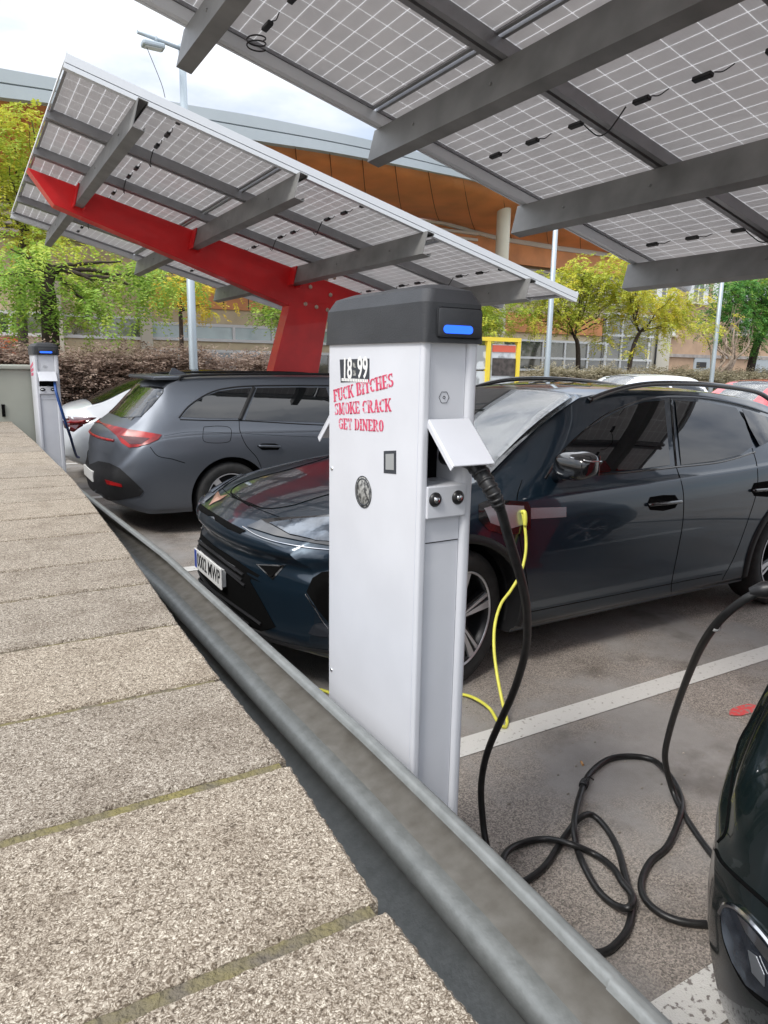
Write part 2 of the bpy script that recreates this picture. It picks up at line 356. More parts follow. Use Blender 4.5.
# ------------------------------------------------------------------ ground
bm = B()
for a, b in ((-300, 300),):
    vs = [bm.verts.new(p) for p in ((-300, -200, 0), (300, -200, 0), (300, 500, 0), (-300, 500, 0))]; bm.faces.new(vs)
tag(link('ground', bm, M['asphalt']), kind='structure')
bm = B()
def sheet(bm, x0, x1, y0, y1, z):
    vs = [bm.verts.new(p) for p in ((x0, y0, z), (x1, y0, z), (x1, y1, z), (x0, y1, z))]; bm.faces.new(vs)
for y0 in (-.36, .82, 2.10, 5.22, 8.62, 11.7):
    sheet(bm, .95 if y0 > 0 else 1, 6.2, y0, y0+.125, .004)
ml = tag(link('bay_markings', bm, [M['line'], M['linew']]), kind='structure')
for p in ml.data.polygons:
    if p.center.y < 1: p.material_index = 1
bm = B()
c = onz(738, 711); pts = []
for k in range(14):
    a = 2*math.pi*k/14; rr = 1+.15*rnd.random(); pts.append(bm.verts.new((c.x+.03+.10*rr*math.cos(a), c.y-.01+.035*rr*math.sin(a), .004)))
bm.faces.new(pts)
tag(link('red_marking', bm, M['redpaint']), kind='structure')
# raised islands with kerbs
bm = B()
box(bm, -2.5, .62, -8, 30, -.02, .10, .01)
box(bm, 7.0, 7.15, -8, 60, -.02, .0, .0)
box(bm, -30, 60, 12.2, 12.35, -.02, .13, .01)
tag(link('pavement', bm, M['kerb']), kind='structure')
bm = B(); box(bm, -30, 60, 12.35, 40, -.02, .12)
tag(link('planting_bed', bm, mat('planting_soil', (.12, .095, .07), .95, noise=.3, nscale=3)), kind='structure')

# ------------------------------------------------------------------ wall with coping slabs
EDGE = [(-4, .36), (.43, .370), (.62, .366), (.95, .388), (1.33, .388), (1.62, .392), (2.4, .42), (3.95, .452), (6, .43), (9.5, .337), (14, .2), (30, -.6)]
def lerp(T, y):
    for (a, va), (b, vb) in zip(T, T[1:]):
        if a <= y <= b: return va+(vb-va)*(y-a)/(b-a)
    return T[0][1] if y < T[0][0] else T[-1][1]
wall = thing('boundary_wall', (0, 0, 0), 'low wall topped with pebbly concrete coping slabs along the foreground', 'wall')
bm = B(); path = []
for y in [e[0] for e in EDGE]: path.append(y)
for a, b in zip(path, path[1:]):
    prism(bm, [Vector((lerp(EDGE, a)-.03, a, .0)), Vector((lerp(EDGE, b)-.03, b, .0)), Vector((-.95, b, 0)), Vector((-.95, a, 0))], Vector((0, 0, .905)))
link('wall_body', bm, M['render'], wall)
bm = B()
for a, b in zip(path, path[1:]):
    prism(bm, [Vector((lerp(EDGE, a)-.012, a, .907)), Vector((lerp(EDGE, b)-.012, b, .907)), Vector((-.96, b, .907)), Vector((-.96, a, .907))], Vector((0, 0, .0375)))
link('mortar_bed', bm, M['mortar'], wall)
joints = [-.72, -.38, -.045, .285, .612, .945, 1.288, 1.628, 1.985, 2.28, 2.677, 3.04, 3.41, 3.785, 4.15, 4.57]
while joints[-1] < 24: joints.append(joints[-1]+.37)
for i, (a, b) in enumerate(zip(joints, joints[1:])):
    near = a < 2.7
    bm = B(); g = .0075+(.002 if .55 < b < 1 else .0)+.001*(i%3)
    x0 = -1.0; n = 60 if near else 8
    lr = random.Random(i*13+5)
    ys = [a+g, b-g]
    nx = 160 if near else 12
    top = []
    # outline loop, jittered so that the arrises look broken
    def jit(s): return (lr.random()-.5)*s
    J = .0020 if near else .002
    loop = []
    for k in range(nx+1):
        x = x0+(lerp(EDGE, a)-x0)*k/nx; loop.append([x, ys[0]+jit(J)])
    m_ = 60 if near else 4
    for k in range(1, m_):
        y = ys[0]+(ys[1]-ys[0])*k/m_; loop.append([lerp(EDGE, y)+jit(J*1.5), y])
    for k in range(nx, -1, -1):
        x = x0+(lerp(EDGE, b)-x0)*k/nx; loop.append([x, ys[1]+jit(J)])
    z1 = .95+lr.uniform(-.0015, .0015)
    vb = [bm.verts.new((x, y, .908)) for x, y in loop]
    cx = sum(p[0] for p in loop)/len(loop); cy = (a+b)/2
    v1 = [bm.verts.new((x, y, z1-.005+jit(.003))) for x, y in loop]
    v2 = [bm.verts.new((x-.005*(1 if k in range(nx, nx+m_+1) else 0), y+(.004 if y < cy else -.004), z1+jit(.0006))) for k, (x, y) in enumerate(loop)]
    N = len(loop)
    for P, Q in ((vb, v1), (v1, v2)):
        for k in range(N): bm.faces.new((P[k], P[(k+1) % N], Q[(k+1) % N], Q[k]))
    bm.faces.new(v2); bm.faces.new(vb[::-1])
    link('coping_slab', bm, M['agg'], wall)

# ------------------------------------------------------------------ guard rail
RX = [(-1.5, .655), (.44, .664), (.82, .675), (1.18, .679), (1.55, .674), (2.08, .667), (2.84, .655), (3.65, .610), (4.22, .58), (4.9, .545), (5.3, .52)]
rail = thing('guard_rail', (.67, 0, 0), 'galvanised W-beam crash barrier running between the wall and the chargers', 'guard rail')
half = [(-.018, .779), (-.009, .789), (.006, .786), (.012, .768), (.020, .745), (.052, .712), (.080, .692), (.085, .678), (.078, .664), (.040, .653), (.0, .645), (-.024, .634), (-.032, .616), (-.026, .598), (.004, .578), (.030, .570), (.074, .558), (.080, .545), (.076, .528), (.020, .490), (-.030, .452), (-.036, .440)]
prof = catmull([(a, b, 0) for a, b in half], 3)
th = .003
P1 = [(p.x, p.y) for p in prof]; P2 = [(p.x+th, p.y+ (0.0)) for p in prof][::-1]
bm = B(); ys = [-1.5+.1*k for k in range(69)]
path = [(Vector((lerp(RX, y), y, 0)), Vector((1, 0, 0)), Vector((0, 0, 1))) for y in ys if y <= 5.3]
sweep(bm, P1+P2, path)
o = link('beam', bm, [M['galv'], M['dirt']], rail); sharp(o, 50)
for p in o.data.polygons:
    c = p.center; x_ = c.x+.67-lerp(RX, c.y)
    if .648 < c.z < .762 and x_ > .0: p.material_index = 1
bm = B()
for y0, y1 in ((-.2, .515),):
    ps = [(Vector((lerp(RX, y)-.004, y, .002)), Vector((1, 0, 0)), Vector((0, 0, 1))) for y in [y0+(y1-y0)*k/6 for k in range(7)]]
    sweep(bm, P1+P2, ps)
o = link('splice_plate', bm, M['galv'], rail); sharp(o, 50)
for y in (-.6, 1.35, 3.35, 5.15):
    bm = B(); x = lerp(RX, y)
    box(bm, x+.088, x+.09+.005, y-.05, y+.05, 0, .60); box(bm, x+.09, x+.165, y-.052, y-.047, 0, .60); box(bm, x+.09, x+.165, y+.047, y+.052, 0, .60)
    link('post', bm, M['galv'], rail)

# ------------------------------------------------------------------ text and stencil glyphs
def text_mesh(body, size, matrix, m, name, parent, offset=0.0, extrude=.0006, sx=1):
    cu = bpy.data.curves.new(name, 'FONT'); cu.body = body; cu.size = size; cu.extrude = extrude; cu.offset = offset
    cu.align_x = 'CENTER'; cu.align_y = 'CENTER'
    t = bpy.data.objects.new(name, cu); COL.objects.link(t)
    dg = bpy.context.evaluated_depsgraph_get(); me = bpy.data.meshes.new_from_object(t.evaluated_get(dg))
    bpy.data.objects.remove(t)
    me.transform(Matrix.Diagonal((sx, 1, 1, 1))); me.transform(matrix); me.materials.clear(); me.materials.append(m)
    o = bpy.data.objects.new(name, me); COL.objects.link(o)
    if parent:
        o.parent = parent; off = Vector(parent.matrix_basis.translation)
        if parent.parent: off += Vector(parent.parent.matrix_basis.translation)
        me.transform(Matrix.Translation(-off))
    return o
def ser(x, y, w=.34): return [(x-w/2, y), (x+w/2, y), (x+w/2, y+.1), (x-w/2, y+.1)]
def bar(x0, y0, x1, y1, w): # thick stroke
    d = Vector((x1-x0, y1-y0)); n = Vector((-d.y, d.x)).normalized()*w/2
    return [(x0+n.x, y0+n.y), (x1+n.x, y1+n.y), (x1-n.x, y1-n.y), (x0-n.x, y0-n.y)]
def st(x, y0=0, y1=1, w=.2): return [(x-w/2, y0), (x+w/2, y0), (x+w/2, y1), (x-w/2, y1)]
T = .10
def arc(cx, cy, rx, ry, a0, a1, w0=.2, w1=.2, n=8):
    P = []
    for k in range(n+1):
        a = R(a0+(a1-a0)*k/n); f = abs(math.cos(a)); w_ = .08+(w0-.08)*f
        P.append((cx+rx*math.cos(a), cy+ry*math.sin(a), w_))
    outp = [(x+math.cos(R(a0+(a1-a0)*k/n))*w/2, y+math.sin(R(a0+(a1-a0)*k/n))*w/2) for k, (x, y, w) in enumerate(P)]
    inp = [(x-math.cos(R(a0+(a1-a0)*k/n))*w/2, y-math.sin(R(a0+(a1-a0)*k/n))*w/2) for k, (x, y, w) in enumerate(P)]
    return outp+inp[::-1]
G = {
 'F': (.62, [st(.17), ser(.17, 0), [(.05, .9), (.6, .9), (.6, .72), (.54, .72), (.46, 1), (.05, 1)], [(.3, .46), (.46, .46), (.46, .55), (.3, .55)], [(.54, .68), (.6, .68), (.6, 1), (.54, 1)]]),
 'U': (.74, [st(.17, .3), ser(.17, .9), arc(.36, .3, .2, .26, 190, 350, .16), st(.58, .3, 1, .1), ser(.58, .9, .26)]),
 'C': (.66, [arc(.34, .5, .24, .44, 55, 175), arc(.34, .5, .24, .44, 190, 305), [(.54, .66), (.6, .66), (.6, .98), (.54, .98)]]),
 'K': (.76, [st(.17), ser(.17, 0), ser(.17, .9), bar(.32, .42, .6, .95, .09), bar(.38, .55, .64, .03, .19), ser(.62, .9, .26), ser(.65, 0, .24)]),
 'B': (.68, [st(.17), ser(.15, 0, .24), ser(.15, .9, .24), arc(.32, .74, .2, .2, -75, 90), arc(.32, .27, .24, .22, -90, 75)]),
 'I': (.38, [st(.19, .0, .46), st(.19, .54, 1), ser(.19, 0), ser(.19, .9)]),
 'T': (.66, [st(.33, 0, .86), ser(.33, 0), [(.04, .9), (.26, .9), (.26, 1), (.04, 1)], [(.4, .9), (.62, .9), (.62, 1), (.4, 1)], [(.04, .7), (.1, .7), (.14, .9), (.04, .9)], [(.62, .7), (.56, .7), (.52, .9), (.62, .9)]]),
 'H': (.78, [st(.17), ser(.17, 0), ser(.17, .9), st(.6), ser(.6, 0), ser(.6, .9), [(.31, .46), (.47, .46), (.47, .55), (.31, .55)]]),
 'E': (.66, [st(.17), ser(.13, 0, .2), ser(.13, .9, .2), [(.3, 0), (.6, 0), (.6, .3), (.54, .3), (.46, .1), (.3, .1)], [(.3, .9), (.46, .9), (.54, .7), (.6, .7), (.6, 1), (.3, 1)], [(.3, .46), (.46, .46), (.46, .55), (.3, .55)]]),
 'S': (.6, [arc(.3, .73, .19, .2, 30, 255, .17), arc(.3, .27, .2, .2, -150, 90, .17), [(.46, .7), (.52, .7), (.52, .98), (.46, .98)], [(.06, .02), (.12, .02), (.12, .3), (.06, .3)]]),
 'M': (.92, [st(.16, 0, 1, .09), ser(.16, 0, .26), ser(.16, .9, .24), bar(.22, .97, .42, .08, .18), bar(.46, .08, .64, .97, .07), st(.74), ser(.74, 0), ser(.74, .9, .24)]),
 'O': (.72, [arc(.36, .5, .25, .44, 100, 260), arc(.36, .5, .25, .44, -80, 80)]),
 'R': (.76, [st(.17), ser(.17, 0), ser(.15, .9, .24), arc(.32, .73, .21, .21, -75, 90), bar(.4, .48, .62, .03, .19), ser(.67, 0, .2)]),
 'A': (.76, [bar(.16, .04, .36, .97, .07), bar(.38, .97, .6, .04, .2), ser(.14, 0, .24), ser(.6, 0), [(.3, .28), (.44, .28), (.44, .36), (.3, .36)]]),
 'G': (.72, [arc(.34, .5, .24, .44, 55, 175), arc(.34, .5, .24, .44, 190, 300), [(.54, .66), (.6, .66), (.6, .98), (.54, .98)], st(.56, .04, .42, .17), ser(.56, .42, .28)]),
 'D': (.74, [st(.17), ser(.14, 0, .22), ser(.14, .9, .22), arc(.33, .5, .27, .45, -85, 85)]),
 'N': (.8, [st(.16, 0, 1, .09), ser(.16, 0, .26), bar(.16, .97, .62, .05, .2), st(.64, 0, 1, .09), ser(.64, .9, .26), ser(.14, .9, .2)]),
 '0': (.66, [arc(.33, .5, .2, .44, 100, 260), arc(.33, .5, .2, .44, -80, 80)]),
 ' ': (.36, []),
}
def stencil(bm, word, origin, du, dv, width, height, rot=0, shear=0, d=Vector((0, 0, 0)), t=.0006):
    tot = sum(G[c][0] for c in word); s = width/tot; x = 0
    nrm = du.cross(dv).normalized()
    for c in word:
        for poly in G[c][1]:
            pts = []
            for (a, b) in poly:
                X = (x+a)*s; Y = b*height
                X, Y = X*math.cos(rot)-Y*math.sin(rot), X*math.sin(rot)+Y*math.cos(rot)
                pts.append(origin+du*(X)+dv*Y+nrm*.0004)
            try: prism(bm, pts, nrm*t)
            except ValueError: pass
        x += G[c][0]

# ------------------------------------------------------------------ charger
def rounded_rect(x0, x1, y0, y1, r, n=5):
    P = []
    for cx, cy, a0 in ((x1-r, y0+r, -90), (x1-r, y1-r, 0), (x0+r, y1-r, 90), (x0+r, y0+r, 180)):
        for k in range(n+1):
            a = R(a0+90*k/n); P.append((cx+r*math.cos(a), cy+r*math.sin(a)))
    return P
def make_charger(label):
    """local frame: front (sockets) looks to -Y, corner nearest the wall and front at the origin; 0.175 x 0.43 x 1.6"""
    t = thing('charging_post', (0, 0, 0), label, 'ev charger', 'electric vehicle charging posts')
    Wd, Dp, Z0, Z1 = .140, .42, .12, 1.607
    bm = B(); P = rounded_rect(0, .020, 0, Dp, .006)
    sweep(bm, P, [(Vector((0, 0, z)), Vector((1, 0, 0)), Vector((0, 1, 0))) for z in (Z0, Z1)])
    sharp(link('side_shell', bm, M['white'], t), 40)
    bm = B(); P = rounded_rect(Wd-.026, Wd, 0.0, Dp, .010)
    sweep(bm, P, [(Vector((0, 0, z)), Vector((1, 0, 0)), Vector((0, 1, 0))) for z in (Z0, Z1)])
    sharp(link('side_shell', bm, M['white'], t), 40)
    xa, xb = .0205, Wd-.027; yf = .010
    # front door with a bay cut out for the socket
    zt, zb_ = 1.452, 1.325
    bm = B(); box(bm, xa, xb, yf, Dp-.012, zt, Z1); link('front_panel', bm, M['white'], t)
    bm = B(); box(bm, xa, xb, yf+.001, Dp-.012, Z0, 1.243, .001); link('front_panel', bm, M['white'], t)
    bm = B(); box(bm, xa+.001, xb-.001, .10, Dp-.12, 1.243, zt); link('socket_recess', bm, M['recess'], t)
    bm = B(); box(bm, xa-.004, xb+.006, -.004, .05, 1.243, zb_-.012, .003); box(bm, xa, xb, .05, .11, 1.243, zb_-.012)
    lp = link('lock_plate', bm, M['white'], t)
    for x in (xa+.016, xb-.017):
        bm = B(); lathe(bm, [(0, -.011), (.010, -.011), (.0155, -.006), (.0155, -.003)], (x, 0, 1.285), (0, 1, 0), 24)
        lk = link('lock', bm, M['black'], lp, True)
        bm = B(); lathe(bm, [(0, -.0125), (.006, -.0125), (.007, -.011)], (x, 0, 1.285), (0, 1, 0), 16); link('lock_core', bm, M['chrome'], lp)
    for z in (1.30, .75, .25):
        bm = B(); lathe(bm, [(0, -.0025), (.004, -.0025), (.0055, -.001), (.0055, .001)], (.0, Dp-.02, z), (1, 0, 0), 12); link('screw', bm, M['chrome'], t)
    bm = B(); box(bm, -.0006, .003, .012, .0135, Z0, Z1-.002); link('shell_seam', bm, M['white2'], t)
    # groove below plate
    bm = B(); box(bm, xa+.004, xb-.002, yf-.0006, yf+.002, 1.187, 1.1885); link('door_seam', bm, M['gap'], t)
    bm = B()
    tube(bm, [(xa+.040+.013*math.cos(a), yf-.0008, 1.497+.013*math.sin(a)) for a in [R(60*k) for k in range(7)]], .0006, 4)
    tube(bm, [(xa+.040+.003*math.cos(a), yf-.0008, 1.497+.003*math.sin(a)) for a in [R(60*k) for k in range(7)]], .0006, 4)
    link('hexagon_mark', bm, M['sticker_black'], t)
    # lid, hinged along its top edge, open towards the user
    for side in (0, 1):
        bm = B(); a = R(47); L_ = .125; wv = xb-xa+.012
        s = -1 if side == 0 else 1; y0 = .0 if side == 0 else Dp
        dv = Vector((0, s*math.sin(a), -math.cos(a))); nn = Vector((0, s*math.cos(a), math.sin(a)))
        o0 = Vector((xa-.006, y0, zt-.001))
        prism(bm, [o0, o0+dv*L_, o0+dv*L_+Vector((wv, 0, 0)), o0+Vector((wv, 0, 0))], nn*.004)
        for xx in (0, wv-.003):
            prism(bm, [o0+Vector((xx, 0, 0))+nn*-.0, o0+Vector((xx, 0, 0))+dv*L_, o0+Vector((xx, 0, 0))+dv*L_-nn*.012, o0+Vector((xx, 0, 0))-nn*.012], Vector((.003, 0, 0)))
        bmesh.ops.bevel(bm, geom=bm.edges[:], offset=.001, segments=1, affect='EDGES')
        link('socket_lid', bm, M['white'], t)
    # cap: chamfered hood
    bm = B(); o_ = .006
    rings = [(0, 1.607, .010), (0, 1.685, .022), (.014, 1.712, .025), (.045, 1.724, .03)]
    prev = None; rs = []
    for ins, z, r in rings:
        P = rounded_rect(-o_+ins, Wd+o_-ins, -o_*1.5+ins, Dp+o_*1.5-ins, r, 6); rs.append([bm.verts.new((x, y, z)) for x, y in P])
    for a_, b_ in zip(rs, rs[1:]):
        for k in range(len(a_)): bm.faces.new((a_[k], a_[(k+1) % len(a_)], b_[(k+1) % len(a_)], b_[k]))
    bm.faces.new(rs[0][::-1]); bm.faces.new(rs[-1])
    cp = link('cap', bm, M['cap'], t); sharp(cp, 25)
    bm = B(); box(bm, .022, Wd-.006, -.018, -.006, 1.616, 1.676, .008); sharp(link('visor', bm, M['cap'], cp), 30)
    bm = B(); P = [(x, -.0205, z) for x, z in rounded_rect(.034, .106, 1.625, 1.641, .0078, 6)]
    prism(bm, [Vector(p) for p in P], Vector((0, .004, 0))); link('status_light', bm, M['led'], cp)
    bm = B(); box(bm, -.01, Wd+.01, -.01, Dp+.01, .10, .122, .003); link('base_plate', bm, M['galv'], t)
    bm = B(); box(bm, -.02, Wd+.02, -.02, Dp+.02, .0, .10, .003); link('plinth', bm, M['kerb'], t)
    return t
RC = R(1)
C1 = onx(424, 343, .8); 
ch1 = make_charger('white charging post in the foreground with red stencilled words and stickers')
# stickers and stencil on the wall-side face (x = 0 plane, looks to -X)
def sidept(u, v):
    """point on the charger's side face for a traced pixel, in charger local coordinates"""
    d = ray(u, v); rz = Matrix.Rotation(-RC, 3, 'Z'); o_ = rz @ (CAM-Vector((C1.x, C1.y, 0))); dd = rz @ d
    return o_+dd*(-o_.x/dd.x)
du, dv = Vector((0, -1, 0)), Vector((0, 0, 1))
bm = B(); 
for word, a, b, h in (('FUCK BITCHES', (334, 402), (394, 386.5), .030), ('SMOKE CRACK', (335, 415), (391.5, 411.5), .029), ('GET DINER0', (339, 429), (384, 432), .027)):
    A = sidept(*a); Bp = sidept(*b); v_ = Bp-A; wd = v_.length; rt_ = math.atan2(v_.z, -v_.y)
    stencil(bm, word, A, du, dv, wd, h, rt_)
link('stencil_writing', bm, M['stencil'], ch1)
def quad_sticker(pts, m, name, par=None, lift=.0003, th_=.0006):
    bm = B(); prism(bm, [sidept(*p)+Vector((-lift, 0, 0)) for p in pts], Vector((-th_, 0, 0))); return link(name, bm, m, par or ch1)
stk = quad_sticker([(340, 359.5), (369.5, 358.5), (369.5, 381), (341, 382.5)], M['sticker_black'], 'number_sticker')
def face_text(body, u, v, size, m, name, par, offset=0., sx=1., lift=.0012, rot=0):
    p = sidept(u, v); mt_ = Matrix(((0, 0, -1, p.x-lift), (-1, 0, 0, p.y), (0, 1, 0, p.z), (0, 0, 0, 1)))
    return text_mesh(body, size, mt_ @ Matrix.Rotation(rot, 4, 'Z'), m, name, par, offset, .0003, sx)
face_text('18', 347.6, 369.5, .068, M['sticker_white'], 'sticker_numerals', stk, .0013, .72)
face_text('99', 362.9, 368.8, .068, M['sticker_white'], 'sticker_numerals', stk, .0013, .72)
bm = B(); 
for (u, v) in ((354.8, 365), (354.8, 373)):
    p = sidept(u, v); box(bm, p.x-.0014, p.x-.0009, p.y-.007, p.y+.007, p.z-.006, p.z+.006)
link('sticker_colon', bm, M['sticker_grey'], stk)
bm = B(); a_ = sidept(342, 379.5); b_ = sidept(368.5, 378.5)
for k in range(16):
    y = a_.y+(b_.y-a_.y)*(k+.5)/16; box(bm, -.0015, -.001, y-.003, y+.003, a_.z-.0035, a_.z+.0035)
link('sticker_small_print', bm, M['sticker_white'], stk)
# square label with white corners (its code is left out)
sq = quad_sticker([(384, 451), (396.3, 450.5), (396.3, 474), (384, 473)], M['sticker_black'], 'square_sticker')
quad_sticker([(386.2, 454), (394.4, 453.6), (394.4, 470), (386.2, 469.5)], M['sticker_mid'], 'sticker_field', sq, .0011)
p = sidept(363.5, 492)
bm = B(); lathe(bm, [(.0, .0014), (.038, .0014), (.0385, .0003)], (0, p.y, p.z), (-1, 0, 0), 40)
rs_ = link('round_sticker', bm, M['sticker_grey'], ch1)
bm = B(); lathe(bm, [(.030, .0018), (.033, .0018), (.033, .0014), (.030, .0014)], (0, p.y, p.z), (-1, 0, 0), 40, closed=True)
lathe(bm, [(.0365, .0018), (.0385, .0018), (.0385, .0014), (.0365, .0014)], (0, p.y, p.z), (-1, 0, 0), 40, closed=True)
link('sticker_ring', bm, M['sticker_black'], rs_)
ch1.location = (C1.x, C1.y, 0); ch1.rotation_euler = (0, 0, RC)
# second post far along the wall
ch2 = copy_tree(ch1); ch2.location = (.59, 7.55, -.005); ch2.scale = (1.5, 1, 1)
ch2['label'] = 'distant white charging post beside the grey cabinet at the end of the wall'
for ch in list(ch2.children):
    if 'sticker' in ch.name and 'stencil' not in ch.name:
        for g in list(ch.children): bpy.data.objects.remove(g)
        bpy.data.objects.remove(ch)
bm = B(); x, y = .60, 7.9
box(bm, -.35, .62, 8.0, 9.3, 0, 1.46, .01); box(bm, -.38, .65, 7.97, 9.33, 1.46, 1.50, .01)
cb = thing('utility_cabinet', (0, 8.0, 0), 'grey-green metal utility cabinet standing behind the wall at the left edge', 'cabinet')
link('housing', bm, M['cabinet'], cb)
bm = B(); box(bm, .12, .125, 7.994, 8.0, .1, 1.42); box(bm, .30, .33, 7.985, 8.0, 1.0, 1.12)
link('door_seam', bm, M['gap'], cb)

# ------------------------------------------------------------------ solar canopies
TILT = R(14.405); CX0, CZ0 = .764, 3.478; CL, ROW = 4.80, 1.165; NR = 5
cT, sT = math.cos(TILT), math.sin(TILT)
def make_canopy(y0, label, first=True):
    root = thing('solar_canopy', (0, 0, 0), label, 'solar canopy', 'solar carport canopies')
    pl = CL/3
    def loc(X, Z):                       # world X, Z -> (s, h)
        dx, dz = X-CX0, Z-CZ0; return dx*cT-dz*sT, dx*sT+dz*cT
    base_cells = base_frame = None
    for i in range(3):
        for j in range(NR):
            cx, cy = (i+.5)*pl, (j+.5)*ROW
            hx, hy = pl/2-.010, ROW/2-.012
            if base_cells is None:
                bm = B(); box(bm, -hx+.004, hx-.004, -hy+.004, hy-.004, .028, .034)
                o = link('solar_panel', bm, M['panel'], None); base_cells = o
                bm = B()
                for a, b, c, d in ((-hx, hx, -hy, -hy+.003), (-hx, hx, hy-.003, hy), (-hx, -hx+.003, -hy+.003, hy-.003), (hx-.003, hx, -hy+.003, hy-.003)): box(bm, a, b, c, d, 0, .036)
                for a, b, c, d in ((-hx+.003, hx-.003, -hy+.003, -hy+.028), (-hx+.003, hx-.003, hy-.028, hy-.003), (-hx+.003, -hx+.018, -hy+.028, hy-.028), (hx-.018, hx-.003, -hy+.028, hy-.028)): box(bm, a, b, c, d, .0005, .003)
                f = link('panel_frame', bm, M['alu'], None); base_frame = f
                kids = [f]
                for yy in (-.36, 0.0, .35):
                    bm = B(); box(bm, -.016, .016, yy-.05, yy+.05, .006, .0275, .005); kids.append(link('junction_box', bm, M['black'], None))
                    if yy > -.3:
                        bm = B(); tube(bm, catmull([(0, yy-.06, .02), (.01, yy-.10, .015), (.0, yy-.16, .024)], 4), .003, 6); kids.append(link('panel_lead', bm, M['black'], None))
                bm = B(); tube(bm, catmull([(0, -.40, .02), (.02, -.46, -.03), (.03, -.53, -.075), (.02, -.6, -.08), (0, -.66, -.06), (-.005, -.72, .01)], 5), .004, 6)
                kids.append(link('panel_lead', bm, M['black'], None))
                for q in kids: q.parent = o
            else:
                o = base_cells.copy(); COL.objects.link(o)
                for q in (kids[:-1] if j == 0 else kids):
                    c = q.copy(); COL.objects.link(c); c.parent = o
            o.parent = root; o.location = (cx, cy, 0)
    bpy.data.objects.remove(kids[-1])
    for j in range(NR+1):
        bm = B(); y = j*ROW; edge = j in (0, NR)
        wd = .05
        if edge:
            s = 1 if j == 0 else -1
            ya = y-.012*s
            box(bm, -.01, CL+.01, min(ya, ya+.04*s), max(ya, ya+.04*s), -.062, -.002)
            box(bm, -.012, CL+.012, min(ya-.022*s, ya-.002*s), max(ya-.022*s, ya-.002*s), -.066, -.036)
            box(bm, -.012, CL+.012, min(ya-.022*s, ya-.002*s), max(ya-.022*s, ya-.002*s), -.030, .026)
            link('edge_rail', bm, M['alubright'], root)
        else:
            box(bm, -.01, CL+.01, y-wd, y-.012, -.060, -.002); box(bm, -.01, CL+.01, y+.012, y+wd, -.060, -.002)
            box(bm, -.01, CL+.01, y-.012, y+.012, -.030, -.002)
            link('rail', bm, M['alu'], root)
    for s in (-.012, CL+.003):
        bm = B(); box(bm, s, s+.010, -.02, NR*ROW+.02, -.004, .040); link('edge_trim', bm, M['alubright'], root)
    yb0, yb1 = 2.84, 3.04
    for X in (1.235, 2.415, 3.60, 4.78):
        s = (X-CX0)/cT; bm = B()
        pr = [(-.035, -.064), (.035, -.064), (.035, -.084), (.031, -.084), (.031, -.069), (-.030, -.069), (-.030, -.255), (.045, -.255), (.045, -.230), (.049, -.230), (.049, -.260), (-.035, -.260)]
        sweep(bm, pr, [(Vector((s, y, 0)), Vector((1, 0, 0)), Vector((0, 0, 1))) for y in (-.10, NR*ROW+.07)])
        for y in (.5, 1.6, 3.6, 4.7, 5.4):
            lathe(bm, [(0, -.006), (.009, -.006), (.009, 0)], (s-.035, y, -.16), (1, 0, 0), 8)
        link('purlin', bm, M['purlin'], root)
        for (a, b) in ((yb0-.16, yb0+.001), (yb1-.001, yb1+.16)):
            bm = B(); box(bm, s-.052, s-.037, a, b, -.285, -.066, .002); box(bm, s+.052, s+.062, a, b, -.285, -.066, .002)
            link('bracket', bm, M['red'], root)
    # red cantilever beam and leaning column
    def poly(name, pts, ya, yb, m=M['red']):
        bm = B(); prism(bm, [Vector((loc(X, Z)[0], ya, loc(X, Z)[1])) for X, Z in pts], Vector((0, yb-ya, 0)))
        bmesh.ops.bevel(bm, geom=bm.edges[:], offset=.004, segments=1, affect='EDGES')
        return link(name, bm, m, root)
    zt = lambda X: CZ0-(X-CX0)*math.tan(TILT)-.068
    poly('beam', [(.73, zt(.73)), (5.35, zt(5.35)), (5.35, zt(5.35)-.16), (4.05, 2.19), (3.515, 2.245), (.95, 3.10)], yb0, yb1)
    col = poly('column', [(3.50, 2.30), (3.50, 2.236), (2.86, .02), (3.62, .02), (4.02, 2.18), (4.02, 2.30)], yb0-.012, yb1+.012)
    poly('column_foot', [(2.8, 0), (3.68, 0), (3.68, .03), (2.8, .03)], yb0-.04, yb1+.04)
    bl = []
    for (u, v) in ((310, 287), (330, 295), (305, 304), (316, 307), (327, 310), (325, 275), (334, 278)):
        p = ony(u, v, 5.49+yb0); s, h = loc(p.x, p.z)
        for yy, ax in ((yb0-.012, -1), (yb1+.012, 1)):
            bm = B(); lathe(bm, [(.0, .022), (.014, .022), (.016, .018), (.016, .006), (.026, .006), (.026, 0)], (s, yy, h), (0, ax, 0), 6)
            link('bolt', bm, M['bolt'], root)
    root.location = (CX0, y0, CZ0); root.rotation_euler = (0, TILT, 0)
    return root
can_far = make_canopy(5.49, 'whole solar canopy on a red column rising behind the estate car, between post and trees')
can_near = copy_tree(can_far); can_near.location.y = 4.16-NR*ROW
can_near['label'] = 'solar canopy directly overhead at the top right, cut off by the picture edge'
bm = B(); c = Vector((1.50, 3.98, 3.20))
tube(bm, [(c.x+.05*math.cos(a), c.y+.05*math.sin(a), c.z+.004*a) for a in [k*.3 for k in range(44)]], .004, 6)
cc = link('cable_coil', bm, M['black'], None)
tag(cc, 'small loop of spare black cable tied under the corner of the overhead canopy', 'cable coil')

